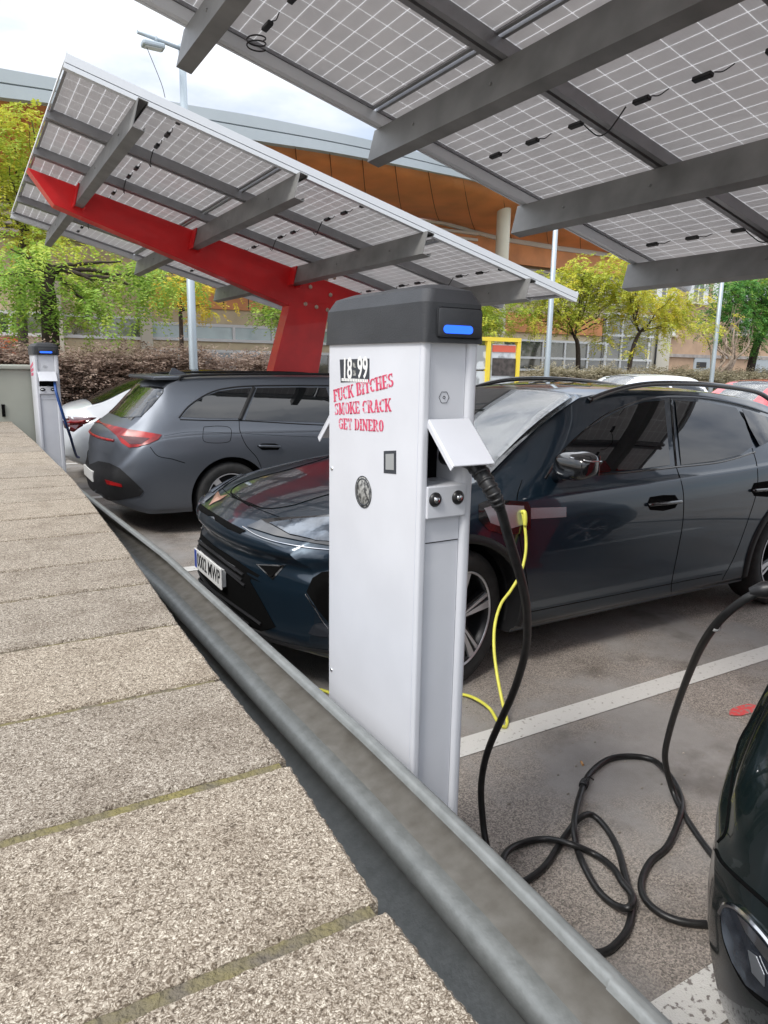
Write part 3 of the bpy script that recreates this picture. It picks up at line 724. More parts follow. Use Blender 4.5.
# ------------------------------------------------------------------ cables
def on(u, v, z): return onz(u, v, z)
PLUG = ch1.matrix_basis
def chw(x, y, z): return ch1.matrix_basis @ Vector((x, y, z))
s0 = chw(.10, .05, 1.37)
def plane_pt(u, v, A, Bp):
    """point seen at pixel u,v whose distance runs between those of A and Bp with its height in the picture"""
    def pv(P):
        q = CM.transposed() @ (P-CAM); return 512-F*q.y/-q.z
    va, vb = pv(A), pv(Bp); t = max(0, min(1, (v-va)/(vb-va))); t = t*t*(3-2*t)
    dd = (A-CAM).length*(1-t)+(Bp-CAM).length*t
    return CAM+ray(u, v)*dd
A = chw(.115, -.09, 1.33); G1 = on(487, 846, .05)
hang = [plane_pt(u, v, A, G1) for u, v in ((490, 488), (500, 508), (508, 536), (516, 562), (524, 592), (527, 618), (526, 648), (519, 676), (511, 698), (500, 722), (490, 745), (484, 765), (481, 790), (483, 822))]
cab = thing('charging_cable', (G1.x, G1.y, 0), 'thick black charging cable hanging from the foreground post and looping over the asphalt', 'cable')
pts = [s0, chw(.108, -.03, 1.365)] + hang + [on(487, 846, .05)]
pts += [on(494, 862, .016), on(500, 874, .014), on(511, 884, .014), on(525, 881, .014), on(544, 867, .014), on(558, 847, .014), on(568, 832, .018), on(580, 818, .040), on(592, 815, .03), on(606, 828, .014), on(618, 850, .014), on(626, 880, .020), on(632, 902, .016), on(628, 928, .014), on(614, 946, .014), on(600, 953, .014), on(588, 950, .014), on(570, 938, .014), on(552, 925, .014), on(530, 905, .014), on(512, 886, .038), on(503, 866, .04), on(506, 853, .030), on(520, 844, .014), on(544, 839, .014), on(570, 844, .036), on(596, 855, .014), on(613, 868, .036), on(622, 882, .045), on(633, 897, .040), on(628, 908, .040), on(613, 904, .016), on(597, 889, .016), on(584, 866, .034), on(577, 848, .014), on(574, 827, .042), on(577, 806, .03), on(584, 784, .016), on(592, 771, .014), on(609, 759, .014), on(631, 756, .014), on(653, 760, .014), on(667, 772, .036), on(679, 792, .020), on(681, 812, .036), on(668, 845, .016), on(650, 862, .014), on(641, 884, .014), on(648, 903, .014), on(670, 918, .014), on(700, 924, .014), on(724, 920, .014), on(738, 900, .014), on(728, 874, .014), on(713, 856, .014), on(698, 836, .014), on(684, 814, .03), on(674, 794, .05)]
NP = Vector((1.62, .93, 1.05))     # the socket on the dark green car, just outside the picture
last = pts[-1]
rise = [plane_pt(u, v, last, NP) for u, v in ((668, 775), (665, 755), (669, 733), (677, 706), (688, 676), (702, 645), (720, 620), (744, 600), (768, 589), (784, 586))]
bm = B(); tube(bm, catmull(pts+rise, 7), .0108, 12)
link('cable_sheath', bm, M['cable'], cab)
bm = B(); g = hang[0]; d_ = (g-hang[1]).normalized()
gp = catmull([s0, chw(.108, -.03, 1.365), hang[0], hang[1]], 8)
tube(bm, gp, [.022-.010*k/(len(gp)-1) for k in range(len(gp))], 16)
for k in range(10, len(gp)-2, 2):
    tt = (gp[k+1]-gp[k]).normalized(); r0 = .0225-.010*k/(len(gp)-1)
    lathe(bm, [(r0-.003, -.004), (r0+.0015, -.003), (r0+.0015, .003), (r0-.003, .004)], gp[k], tt, 16)
link('plug_grip', bm, M['black'], cab)
bm = B(); e = rise[-2]; e2 = rise[-1]; dd_ = (e2-e).normalized()
lathe(bm, [(.011, -.02), (.018, 0)]+[(.018+(.003 if k % 2 else 0), .012*k) for k in range(1, 12)]+[(.028, .16), (.028, .26), (0, .27)], e-dd_*.02, dd_, 16)
link('plug_grip', bm, M['black'], cab)
bm = B()
for (u, v) in ((720, 620),):
    c = plane_pt(u, v, last, NP); c2 = plane_pt(715, 628, last, NP)
    lathe(bm, [(.0118, 0), (.0122, .001), (.0122, .012), (.0118, .013)], c2, c-c2, 16)
link('cable_tag', bm, M['sticker_white'], cab)
bm = B(); c = on(584, 784, .018); t_ = (on(592, 771, .014)-on(577, 806, .03)).normalized()
for k in range(3):
    lathe(bm, [(.012, -.006), (.017, -.004), (.017, .004), (.012, .006)], c+t_*(.012*k-.012), t_, 14)
tube(bm, [c+Vector((0, 0, .015)), c+Vector((.03, .005, .02)), c+Vector((.04, -.01, .01))], .003, 6)
link('cable_strap', bm, M['black'], cab)

yc = thing('charging_cable', (1.9, 2.2, 0), 'yellow-green charging cable hanging from the fender of the dark blue car', 'cable')
FW = Vector((2.40, 2.56, .80)); YG = on(507, 722, .012)
fall = [plane_pt(u, v, FW, YG) for u, v in ((524, 520), (526, 548), (521, 572), (511, 590), (501, 604), (495, 624), (494, 648), (497, 674), (502, 700), (506, 716))]
gr = [YG, on(505, 727, .012), on(498, 722, .03), on(490, 709, .03), on(478, 700, .03), on(465, 695, .014), on(448, 694, .012), on(420, 700, .012), on(380, 708, .012), on(350, 706, .012), on(328, 692, .012), on(310, 690, .012), on(295, 700, .012)]
bm = B(); tube(bm, catmull([plane_pt(521, 512, FW, YG)]+fall+gr, 8), .0075, 10); link('cable_sheath', bm, M['yellow'], yc)

# cable of the distant post
c2b = thing('charging_cable', (.9, 7.3, 0), 'dark blue charging cable of the distant post, curving towards the white car', 'cable')
pa = [ch2.location+Vector((.16, -.03, 1.36)), ch2.location+Vector((.16, -.12, 1.25)), ch2.location+Vector((.22, -.05, 1.0)), ch2.location+Vector((.3, .3, .8)), ch2.location+Vector((.4, .8, .55)), ch2.location+Vector((.5, 1.4, .45))]
bm = B(); tube(bm, catmull(pa, 8), .013, 8); link('cable_sheath', bm, M['blue'], c2b)

# a cigarette end on the ground
bm = B(); c = on(583, 765, .006); tube(bm, [c, c+Vector((.012, .022, 0))], .0045, 10)
ct_ = link('cigarette_butt', bm, M['butt'], None); tag(ct_, 'tiny orange cigarette end lying on the ground above the knotted cable', 'cigarette butt')

# ------------------------------------------------------------------ cars
def pchip(xs, ys):
    xs = list(map(float, xs)); ys = list(map(float, ys)); n = len(xs)
    h = [xs[i+1]-xs[i] for i in range(n-1)]; dl = [(ys[i+1]-ys[i])/h[i] for i in range(n-1)]
    m = [dl[0]]+[0]*(n-2)+[dl[-1]]
    for i in range(1, n-1):
        if dl[i-1]*dl[i] > 0:
            w1 = 2*h[i]+h[i-1]; w2 = h[i]+2*h[i-1]; m[i] = (w1+w2)/(w1/dl[i-1]+w2/dl[i])
    def f(x):
        x = min(max(x, xs[0]), xs[-1]); i = 0
        while i < n-2 and x > xs[i+1]: i += 1
        t = (x-xs[i])/h[i]
        return ((1+2*t)*(1-t)**2)*ys[i]+t*(1-t)**2*h[i]*m[i]+t*t*(3-2*t)*ys[i+1]+t*t*(t-1)*h[i]*m[i+1]
    return f
class Car: pass
def loft_body(T, x0, yc, warp, ns=90, sub=4, rot=0):
    """T: rows (s, zb, zr, Wm, zs, Ws, zt, Wt). Returns a bmesh in world coordinates"""
    cols = list(zip(*T)); S = cols[0]; fs = [pchip(S, c) for c in cols[1:]]
    L_ = S[-1]; bm = B(); rows = []
    ss = []
    for k in range(ns+1):
        u = k/ns; ss.append(L_*(u-.055*math.sin(2*math.pi*u)*1.6))
    for s in ss:
        zb, zr, Wm, zs, Ws, zt, Wt = [f(s) for f in fs]
        zm = zb+(zs-zb)*.50
        ctrl = [(0, zb), (Wm-.16, zb), (Wm-.055, zb+.03), (Wm-.02, zb+.10), (Wm, zm), (Wm-.004, zm+(zs-zm)*.55), (Ws+.008, zs-.03), (Ws-.022, zs+.012), (Ws+(Wt-Ws)*.5+.006, zs+(zt-zs)*.5), (Wt, zt), (Wt-.05, zt+(zr-zt)*.55), (Wt*.6, zt+(zr-zt)*.86), (Wt*.3, zt+(zr-zt)*.97), (0, zr)]
        P = catmull([(a, b, 0) for a, b in ctrl], sub)
        rows.append([(s, max(p.x, 0), p.y) for p in P])
    n = len(rows[0])
    def wv(s, y, z):
        X, Y, Z = warp(s, y, z); v = Vector((X, Y, Z))
        if rot: v = Matrix.Rotation(rot, 3, 'Z') @ v
        return v+Vector((x0, yc, 0))
    ring = []
    for r in rows:
        vs = [bm.verts.new(wv(s, y, z)) for s, y, z in r]
        vm = [vs[0]]+[bm.verts.new(wv(s, -y, z)) for s, y, z in r[1:-1]]+[vs[-1]]
        ring.append((vs, vm))
    for (a, am), (b, bm_) in zip(ring, ring[1:]):
        for k in range(n-1):
            for P, Q, fl in ((a, b, 0), (am, bm_, 1)):
                q = (P[k], P[k+1], Q[k+1], Q[k]) if not fl else (P[k], Q[k], Q[k+1], P[k+1])
                if len(set(q)) == 4: bm.faces.new(q)
    # end caps as ladders across the width, so that they follow the warp
    for idx in (0, -1):
        vs, vm = ring[idx]; r = rows[idx]; prev = None; nc = 12
        for k in range(n):
            if k in (0, n-1): row = [vs[k]]*(nc+1)
            else:
                row = [vm[k]]+[bm.verts.new(wv(r[k][0], r[k][1]*(-1+2*j/nc), r[k][2])) for j in range(1, nc)]+[vs[k]]
            if prev:
                for j in range(nc):
                    q = []
                    for v in (prev[j], prev[j+1], row[j+1], row[j]):
                        if v not in q: q.append(v)
                    if len(q) >= 3:
                        try: bm.faces.new(q)
                        except ValueError: pass
            prev = row
    bmesh.ops.recalc_face_normals(bm, faces=bm.faces)
    return bm
def finish_body(bm, name, mats, parent, wells):
    """wells: list of (centre, radius, inner y, outer y)"""
    o = link(name, bm, mats, None, True)
    cb_ = B()
    for (c, r, ya, yb) in wells:
        lathe(cb_, [(0, 0), (r, 0), (r, abs(yb-ya)), (0, abs(yb-ya))], (c[0], min(ya, yb), c[2]), (0, 1, 0), 56)
    if wells:
        for f in cb_.faces: f.material_index = 1
        bmesh.ops.remove_doubles(cb_, verts=cb_.verts, dist=.001)
        bmesh.ops.recalc_face_normals(cb_, faces=cb_.faces)
        cut = link('cutter', cb_, [mats[0], mats[1]], None)
        for p in cut.data.polygons: p.use_smooth = False
        md = o.modifiers.new('b', 'BOOLEAN'); md.operation = 'DIFFERENCE'; md.object = cut; md.solver = 'EXACT'
        dg = bpy.context.evaluated_depsgraph_get(); dg.update()
        me = bpy.data.meshes.new_from_object(o.evaluated_get(dg)); o.modifiers.clear(); o.data = me
        bpy.data.objects.remove(cut)
    o.parent = parent; o.data.transform(Matrix.Translation(-Vector(parent.location)))
    sharp(o, 32)
    return o
class Skin:
    """lays traced outlines onto a body surface"""
    def __init__(self, bm, yc, parent):
        bm.faces.ensure_lookup_table(); self.t = BVHTree.FromBMesh(bm); self.yc = yc; self.par = parent
    def hit(self, u, v, off=.003):
        d = ray(u, v); loc, n, i, dist = self.t.ray_cast(CAM, d)
        if loc is None:
            # just past the silhouette: slide to the closest surface point
            best = None
            for k in range(60):
                p = CAM+d*(1.0+.12*k); q = self.t.find_nearest(p)
                if q[0] is not None and (best is None or q[3] < best[3]): best = q
            loc, n = best[0], best[1]
        if n.dot(d) > 0: n = -n
        return loc+n*off, n
    def patch(self, px, m, name, step=5, off=.003, th=.002, mirror=True, par=None, label=None, smooth=True, fit=0):
        bm = B(); vs = [bm.verts.new((u, v, 0)) for u, v in px]
        es = [bm.edges.new((vs[i], vs[(i+1) % len(vs)])) for i in range(len(vs))]
        bmesh.ops.triangle_fill(bm, edges=es, use_beauty=True)
        u0, u1 = min(p[0] for p in px), max(p[0] for p in px); v0, v1 = min(p[1] for p in px), max(p[1] for p in px)
        for ax, lo, hi in ((0, u0, u1), (1, v0, v1)):
            x = lo+step
            while x < hi:
                nrm = (1, 0, 0) if ax == 0 else (0, 1, 0); co = (x, 0, 0) if ax == 0 else (0, x, 0)
                bmesh.ops.bisect_plane(bm, geom=bm.verts[:]+bm.edges[:]+bm.faces[:], plane_co=co, plane_no=nrm)
                x += step
        if fit:      # an even curved pane through the surface, proud of it everywhere
            vv = list(bm.verts); uv = np.array([(v.co.x, v.co.y) for v in vv]); hp = [self.hit(a, b, off) for a, b in uv]
            ds = np.array([(p-CAM).length for p, n in hp]); q = (uv-uv.mean(0))/60.0
            x, y = q[:, 0], q[:, 1]; A = np.stack([np.ones_like(x), x, y, x*x, x*y, y*y]+([x**3, x*x*y, x*y*y, y**3] if fit > 1 else []), 1)
            c, *_ = np.linalg.lstsq(A, 1/ds, rcond=None); fd = 1/(A @ c); sh = max(0, min(.04, float((fd-ds).max())))
            for v, d in zip(vv, fd): v.co = CAM+ray(v.co.x, v.co.y)*(float(d)-sh)
        else:
            for v in bm.verts:
                p, n = self.hit(v.co.x, v.co.y, off); v.co = p
        bmesh.ops.recalc_face_normals(bm, faces=bm.faces)
        return self._out(bm, m, name, mirror, par, label, th, smooth)
    def _out(self, bm, m, name, mirror, par, label, th, smooth):
        c = sum((f.calc_center_median() for f in bm.faces), Vector())/max(1, len(bm.faces))
        q = self.t.find_nearest(c); nn = sum((f.normal*f.calc_area() for f in bm.faces), Vector())
        if nn.dot(c-q[0]) < 0: bmesh.ops.reverse_faces(bm, faces=bm.faces)
        if th:
            ret = bmesh.ops.solidify(bm, geom=bm.faces[:], thickness=th)
        obs = []
        par = par or self.par
        if mirror:
            b2_ = bm.copy()
            for v in b2_.verts: v.co.y = 2*self.yc-v.co.y
            bmesh.ops.reverse_faces(b2_, faces=b2_.faces)
            obs.append(self._lk(b2_, m, name, par))
        obs.insert(0, self._lk(bm, m, name, par))
        if label: obs[0]['label'] = label
        return obs[0]
    def _lk(self, bm, m, name, par):
        me = bpy.data.meshes.new(name); bm.to_mesh(me); bm.free(); me.materials.append(m)
        o = bpy.data.objects.new(name, me); COL.objects.link(o); o.parent = par
        off = Vector(par.matrix_basis.translation)
        if par.parent: off += Vector(par.parent.matrix_basis.translation)
        me.transform(Matrix.Translation(-off)); sharp(o, 40); return o
    def seam(self, px, m, name='panel_gap', r=.0022, mirror=True, sub=6, off=0.0, par=None):
        pts = catmull([(u, v, 0) for u, v in px], sub)
        P = [self.hit(p.x, p.y, off)[0] for p in pts]
        # drop jumps
        Q = [P[0]]
        for p in P[1:]:
            if (p-Q[-1]).length < .25 and (p-Q[-1]).length > 1e-4: Q.append(p)
        if len(Q) < 3: return
        bm = B(); tube(bm, Q, r, 6)
        par = par or self.par
        if mirror:
            b2_ = bm.copy()
            for v in b2_.verts: v.co.y = 2*self.yc-v.co.y
            bmesh.ops.reverse_faces(b2_, faces=b2_.faces); self._lk(b2_, m, name, par)
        return self._lk(bm, m, name, par)
def make_wheel(car, c, r, wdt, rim, side, steer=0, spokes=5, style='split'):
    """c: centre of the outer face, side: -1 faces -Y"""
    wh = bpy.data.objects.new('wheel', None); COL.objects.link(wh); wh.parent = car
    wh.location = Vector(c)-Vector(car.location)
    w2 = wdt
    bm = B(); prof = [(rim, -.005), (rim+.015, .004), (r-.045, .012), (r-.018, .002), (r-.004, -.02), (r, -.04), (r, -w2+.04), (r-.004, -w2+.02), (r-.02, -w2), (rim, -w2+.005)]
    lathe(bm, prof, (0, 0, 0), (0, side, 0), 64)
    for k in range(72):
        a = 2*math.pi*k/72
        for h in (-.055, -.11, -.16):
            pass
    ty = link('tyre', bm, M['tyre'], None, True); ty.parent = wh
    bm = B(); lathe(bm, [(rim+.001, -.004), (rim-.006, -.002), (rim-.012, -.008), (rim-.02, -.05), (rim-.03, -w2+.02), (.02, -w2+.03)], (0, 0, 0), (0, side, 0), 64)
    lathe(bm, [(rim-.02, -.09), (.07, -.09), (.05, -.06), (0, -.06)], (0, 0, 0), (0, side, 0), 40)
    rb = link('rim', bm, M['rimdark'], None, True); rb.parent = wh
    bm = B(); lathe(bm, [(rim-.001, .001), (rim-.008, .003), (rim-.012, -.004)], (0, 0, 0), (0, side, 0), 64)
    lathe(bm, [(.045, -.03), (.04, -.018), (0, -.016)], (0, 0, 0), (0, side, 0), 32)
    def spoke(a0, w_in, w_out, r0, r1, h0, h1, bmx, th=.02):
        pts = []
        ca, sa = math.cos(a0), math.sin(a0)
        for rr, ww, sg in ((r0, w_in, -1), (r1, w_out, -1), (r1, w_out, 1), (r0, w_in, 1)):
            x = rr*ca-sg*ww*sa; z = rr*sa+sg*ww*ca; y = side*(h0+(h1-h0)*(rr-r0)/(r1-r0)); pts.append(Vector((x, y, z)))
        prism(bmx, pts, Vector((0, -side*th, 0)))
    bd = B()
    for k in range(spokes):
        a = 2*math.pi*k/spokes+.35
        if style == 'split':
            spoke(a-.10, .006, .020, .05, rim-.008, -.022, -.004, bm, .012); spoke(a+.13, .005, .010, .05, rim-.008, -.024, -.006, bm, .012)
            spoke(a+.02, .030, .050, .04, rim-.010, -.034, -.018, bd, .03)
        else:
            spoke(a, .022, .032, .04, rim-.008, -.03, -.008, bm, .03)
    mt = M['rimlight'] if style != 'dark' else M['rimdark']
    f = link('spoke_facing', bm, mt, None); f.parent = wh
    if len(bd.verts):
        g_ = link('spokes', bd, M['rimdark'], None); g_.parent = wh
    else: bd.free()
    wh.rotation_euler = (0, rnd.uniform(0, 1), steer)
    return wh
def basic_warp(L_, bowf=.32, bowr=.22, zf=(), zr=(), W=.92):
    ff = pchip(*zip(*zf)) if zf else (lambda z: 0); fr = pchip(*zip(*zr)) if zr else (lambda z: 0)
    def wpf(s, y, z):
        k = max(0, 1-s/1.0)**1.6; k2 = max(0, 1-(L_-s)/.9)**1.6
        q = (min(1, abs(y)/W))**2.3
        X = s+bowf*q*k-bowr*q*k2+ff(z)*max(0, 1-s/.5)**1.2-fr(z)*max(0, 1-(L_-s)/.6)**1.2
        return X, y, z
    return wpf

# --- the dark blue crossover beside the foreground post
FX, FY = 1.04, 3.54
T1 = [ # s   zb    zr    Wm    zs    Ws    zt    Wt
 (0,    .26,  .775, .80,  .62,  .79,  .725, .70),
 (.10,  .22,  .835, .83,  .66,  .82,  .775, .74),
 (.30,  .20,  .895, .87,  .72,  .855, .835, .76),
 (.60,  .20,  .945, .905, .80,  .88,  .885, .77),
 (.90,  .20,  .985, .915, .86,  .89,  .925, .77),
 (1.15, .20, 1.015, .92,  .90,  .89,  .965, .76),
 (1.35, .20, 1.13,  .92,  .925, .885, 1.06, .71),
 (1.65, .20, 1.305, .92,  .94,  .88,  1.235,.645),
 (2.00, .20, 1.435, .92,  .95,  .88,  1.375,.60),
 (2.40, .20, 1.468, .92,  .96,  .88,  1.412,.585),
 (3.00, .20, 1.455, .92,  .975, .88,  1.40, .58),
 (3.50, .20, 1.415, .92,  .995, .885, 1.355,.575),
 (3.90, .21, 1.35,  .915, 1.01, .88,  1.28, .57),
 (4.15, .23, 1.24,  .90,  .99,  .86,  1.15, .60),
 (4.35, .28, 1.02,  .87,  .93,  .83,  .98,  .66),
 (4.42, .34, .90,   .84,  .82,  .81,  .86,  .68)]
car1 = thing('parked_car', (FX+2.2, FY, 0), 'glossy dark blue crossover parked nose to the wall behind the foreground post', 'car', 'cars parked under the canopies')
wp1 = basic_warp(4.42, .30, .22, zf=[(.15, .13), (.25, .05), (.34, .0), (.52, .0), (.60, .015), (.66, .035), (.72, -.01), (.80, .02), (.9, .05)], zr=[(.2, .1), (.5, .0), (.8, .03), (1, .1)])
bb = loft_body(T1, FX, FY, wp1)
sk = Skin(bb, FY, car1)
AX1, AX2 = FX+.93, FX+3.64
wells = []
for ax in (AX1, AX2):
    wells += [((ax, 0, .35), .395, FY-1.2, FY-.60), ((ax, 0, .35), .395, FY+.60, FY+1.2)]
bod = finish_body(bb, 'body', [M['paint_petrol'], M['trim']], car1, wells)
for ax, stf in ((AX1+.035, R(18)), (AX2, 0)):
    for sd_ in (-1, 1):
        make_wheel(car1, (ax, FY+sd_*.90, .345), .345, .22, .245, sd_, stf, 5)
# arch lips and sill cladding
for ax in (AX1, AX2):
    for sd_ in (-1, 1):
        bm = B(); n = 40; ri, ro = .388, .435
        rings = []
        for k in range(n+1):
            a = R(-14+208*k/n); pr_ = []
            for rr, oy in ((ri, .004), (ri+.004, .012), (ro-.006, .010), (ro, -.004)):
                x, z = ax+rr*math.cos(a), .35+rr*math.sin(a)
                loc_, nn_, _, _ = sk.t.ray_cast(Vector((x, FY+sd_*3, z)), Vector((0, -sd_, 0)))
                yy = loc_.y if loc_ is not None else FY+sd_*.86
                pr_.append(bm.verts.new((x, yy+sd_*oy, z)))
            pr_.append(bm.verts.new((ax+ri*math.cos(a), FY+sd_*.80, .35+ri*math.sin(a))))
            rings.append(pr_)
        for a_, b_ in zip(rings, rings[1:]):
            for k in range(4): bm.faces.new((a_[k], a_[k+1], b_[k+1], b_[k]))
        o = link('arch_lip', bm, M['trim'], car1, True)
W_ = M['glass']
# windscreen and its black border
cS = [r[0] for r in T1]; czr, czt, cwt = pchip(cS, [r[2] for r in T1]), pchip(cS, [r[6] for r in T1]), pchip(cS, [r[7] for r in T1])
def front_glass(name, s0_, s1_, inset, lift, m, par, bow=.05):
    bm = B(); rows = []; n = 20
    for k in range(n+1):
        t = k/n; row = []
        for j in range(-8, 9):
            f = j/8; s = s0_+(s1_-s0_)*t-bow*(1-f*f)*(1-t)+.02*(1-f*f)*t
            zr_, zt_ = czr(s0_)+(czr(s1_)-czr(s0_))*t+.035*math.sin(math.pi*t), czt(s0_)+(czt(s1_)-czt(s0_))*t+.03*math.sin(math.pi*t)
            wt_ = cwt(s0_)+(cwt(s1_)-cwt(s0_))*t-inset
            row.append(bm.verts.new((FX+s, FY+wt_*f, zt_+(zr_-zt_)*(1-.42*f*f)+lift)))
        rows.append(row)
    for a, b in zip(rows, rows[1:]):
        for j in range(16): bm.faces.new((a[j], a[j+1], b[j+1], b[j]))
    bmesh.ops.solidify(bm, geom=bm.faces[:], thickness=.004)
    return link(name, bm, m, par, True)
ws_ = front_glass('windscreen_surround', 1.19, 1.98, .01, .006, M['gloss'], car1)
front_glass('windscreen', 1.22, 1.95, .045, .013, M['wind'], car1)
# side glass
sk.patch([(566, 448), (583, 433), (605, 418), (625, 408), (645, 402), (664, 400.5), (667, 432), (670, 465), (640, 469), (610, 472), (588, 474), (572, 470), (559, 468)], W_, 'side_window', step=6, fit=1)
sk.patch([(675, 400.5), (706, 402.5), (736, 408), (745, 422), (753, 446), (740, 455), (715, 461), (681, 465), (678, 432)], W_, 'side_window', step=6, fit=1)
sk.patch([(742, 409), (765, 416), (790, 426), (776, 437), (760, 446), (750, 428)], W_, 'side_window', step=6, fit=1)
for px in ([(545, 479), (560, 455), (583, 432), (606, 415), (630, 404), (652, 398), (680, 396.5), (712, 399), (742, 405), (770, 414)], [(671, 400), (673, 432), (676, 466)], [(559, 474), (600, 474.5), (640, 471), (676, 467), (720, 462), (755, 452)]):
    sk.seam(px, M['gloss'], 'window_trim', r=.007)
# shut lines
for px in ([(676, 466), (683, 490), (683, 520), (678, 550), (672, 580), (671, 594)], [(522, 480), (517, 500), (520, 540), (527, 580), (530, 614)], [(752, 448), (757, 466), (757, 490), (748, 520), (735, 555), (722, 580)],
           [(530, 612), (580, 602), (640, 590), (700, 578), (722, 574)], [(217, 478), (221, 487), (232, 496), (250, 503), (262, 508)], ):
    sk.seam(px, M['gap'], r=.0025)
# bonnet edge, bonnet crease
sk.seam([(232, 497), (262, 508), (290, 506), (320, 497), (350, 490), (400, 484), (440, 482)], M['gap'], 'bonnet_gap', r=.004)
# head lamp
hl = sk.patch([(247, 527), (262, 520), (285, 518), (310, 517), (345, 514), (350, 530), (345, 547), (325, 545), (300, 541), (275, 536)], M['gloss'], 'headlight', step=5, off=.004)
sk.patch([(270, 524), (300, 520), (345, 518), (346, 543), (318, 541), (290, 535)], M['lamp'], 'headlight_lens', step=5, off=.009, par=hl)
sk.seam([(243, 527), (258, 536), (280, 543), (310, 548), (345, 551)], M['chrome'], 'headlight_trim', r=.003, off=.004, par=hl)
# front grille: dark surround, then slats
gr_ = sk.patch([(198, 531), (205, 537), (214, 545), (228, 555), (240, 562), (250, 580), (262, 601), (276, 627), (262, 631), (240, 622), (222, 606), (208, 590), (199, 577), (197, 555)], M['gap'], 'grille', step=4, off=.002)
for k, (a, b) in enumerate([((200, 541), (238, 571)), ((199, 548), (243, 580)), ((200, 580), (262, 624)), ((202, 588), (250, 624))]):
    pts = [(a[0]+(b[0]-a[0])*t/6, a[1]+(b[1]-a[1])*t/6) for t in range(7)]
    sk.seam(pts, M['trim'], 'grille_slat', r=.008, off=.006, par=gr_)
sk.seam([(221, 556), (229, 562), (237, 567)], M['chrome'], 'grille_trim', r=.003, off=.008, par=gr_)
# bumper lip in body colour under the bonnet edge is part of the body; upper dark slot
sk.patch([(212, 512), (220, 517), (232, 524), (246, 531), (240, 534), (228, 529), (216, 521)], M['gap'], 'bonnet_slot', step=4, off=.002)
# small triangular intake and side intake
tr_ = sk.patch([(256, 564), (286, 565), (273, 580)], M['chrome'], 'air_intake', step=4, off=.003)
sk.patch([(259.5, 565.5), (282.5, 566.3), (272, 577.5)], M['gap'], 'intake_mesh', step=4, off=.006, par=tr_)
si = sk.patch([(307, 592), (313, 578), (322, 572), (345, 570), (350, 600), (345, 628), (330, 624), (318, 610)], M['gap'], 'air_intake', step=5, off=.003)
sk.seam([(306, 594), (314, 607), (322, 620), (328, 628)], M['chrome'], 'intake_trim', r=.003, off=.004, par=si)
sk.patch([(309, 633), (314, 624), (322, 622), (336, 626), (344, 634), (334, 636), (318, 636)], M['lamp'], 'fog_lamp', step=4, off=.006)
sk.seam([(197, 578), (206, 592), (222, 609), (240, 624), (262, 636), (290, 645), (330, 652), (360, 656)], M['trim'], 'splitter', r=.012, off=.0)
# emblem on the bonnet tip
p0 = [sk.hit(*q, .004)[0] for q in ((209, 506), (218, 491), (221, 497), (228, 495), (221, 500), (214, 503))]
bm = B(); vs = [bm.verts.new(p) for p in p0]; c_ = bm.verts.new(sum(p0, Vector())/6+Vector((-.006, 0, .008)))
for k in range(6): bm.faces.new((vs[k], vs[(k+1) % 6], c_))
link('emblem', bm, M['copper'], car1)
# number plate on the car's nose
pc, pn = sk.hit(209.5, 563, .0)
PW, PH = .47, .11
pxs = (sk.t.ray_cast(Vector((0, FY, .50)), Vector((1, 0, 0)))[0] or Vector((FX, FY, .5))).x
bm = B(); box(bm, pxs-.028, pxs-.020, FY-PW/2, FY+PW/2, .455, .455+PH, .003); box(bm, pxs-.020, pxs+.03, FY-PW/2+.03, FY+PW/2-.03, .46, .55)
np_ = link('number_plate', bm, M['plate'], car1)
mtx = Matrix(((0, 0, -1, pxs-.0285), (-1, 0, 0, FY-.02), (0, 1, 0, .510), (0, 0, 0, 1)))
text_mesh('0002 MWP', .102, mtx, M['black'], 'plate_characters', np_, .0015, .0006, .86)
bm = B(); box(bm, pxs-.0286, pxs-.027, FY+PW/2-.045, FY+PW/2-.006, .461, .559); link('plate_band', bm, mat('plate_blue', (.02, .06, .35), .4), np_)
# door handles
for (u, v) in ((663, 503), (767, 489)):
    h_ = sk.patch([(u-16, v+1), (u-13, v-6), (u, v-8), (u+12, v-8), (u+16, v-2), (u+12, v+5), (u, v+8), (u-13, v+7)], M['gap'], 'handle_recess', step=5, off=.002, th=.001)
    for s_ in (-1, 1):
        a_, n_ = sk.hit(u-14, v+1.5, .018); b_, _ = sk.hit(u+15, v-1.5, .018); m_ = (a_+b_)/2+n_*.012
        P = [a_-n_*.016, a_, m_, b_, b_-n_*.016]
        if s_ == 1: P = [Vector((p.x, 2*FY-p.y, p.z)) for p in P]
        bm = B(); tube(bm, catmull(P, 5), .011, 10); link('door_handle', bm, M['gloss'], car1, 'keep')
# charging flap with cable plug
fl_ = sk.patch([(478, 505), (490, 500), (527, 502), (530, 508), (530, 528), (524, 533), (505, 535), (488, 530), (478, 520)], M['gloss'], 'charging_flap', step=6, off=.004, mirror=False)
sk.patch([(484, 509), (496, 505), (523, 506), (524, 524), (508, 529), (490, 523)], M['satin'], 'flap_mirror', step=6, off=.008, mirror=False, par=fl_)
bm = B(); a_, n_ = sk.hit(521, 512, .0)
tube(bm, catmull([a_, a_+n_*.025, a_+n_*.035+Vector((0, 0, -.03)), a_+n_*.035+Vector((0, 0, -.07))], 5), .010, 10); link('charging_plug', bm, M['yellow'], yc, 'keep')
sk.patch([(530, 508), (566, 507), (566, 517), (530, 519)], mat('brushed_side_trim', (.35, .38, .42), .25, .8), 'side_badge_strip', step=8, off=.003)
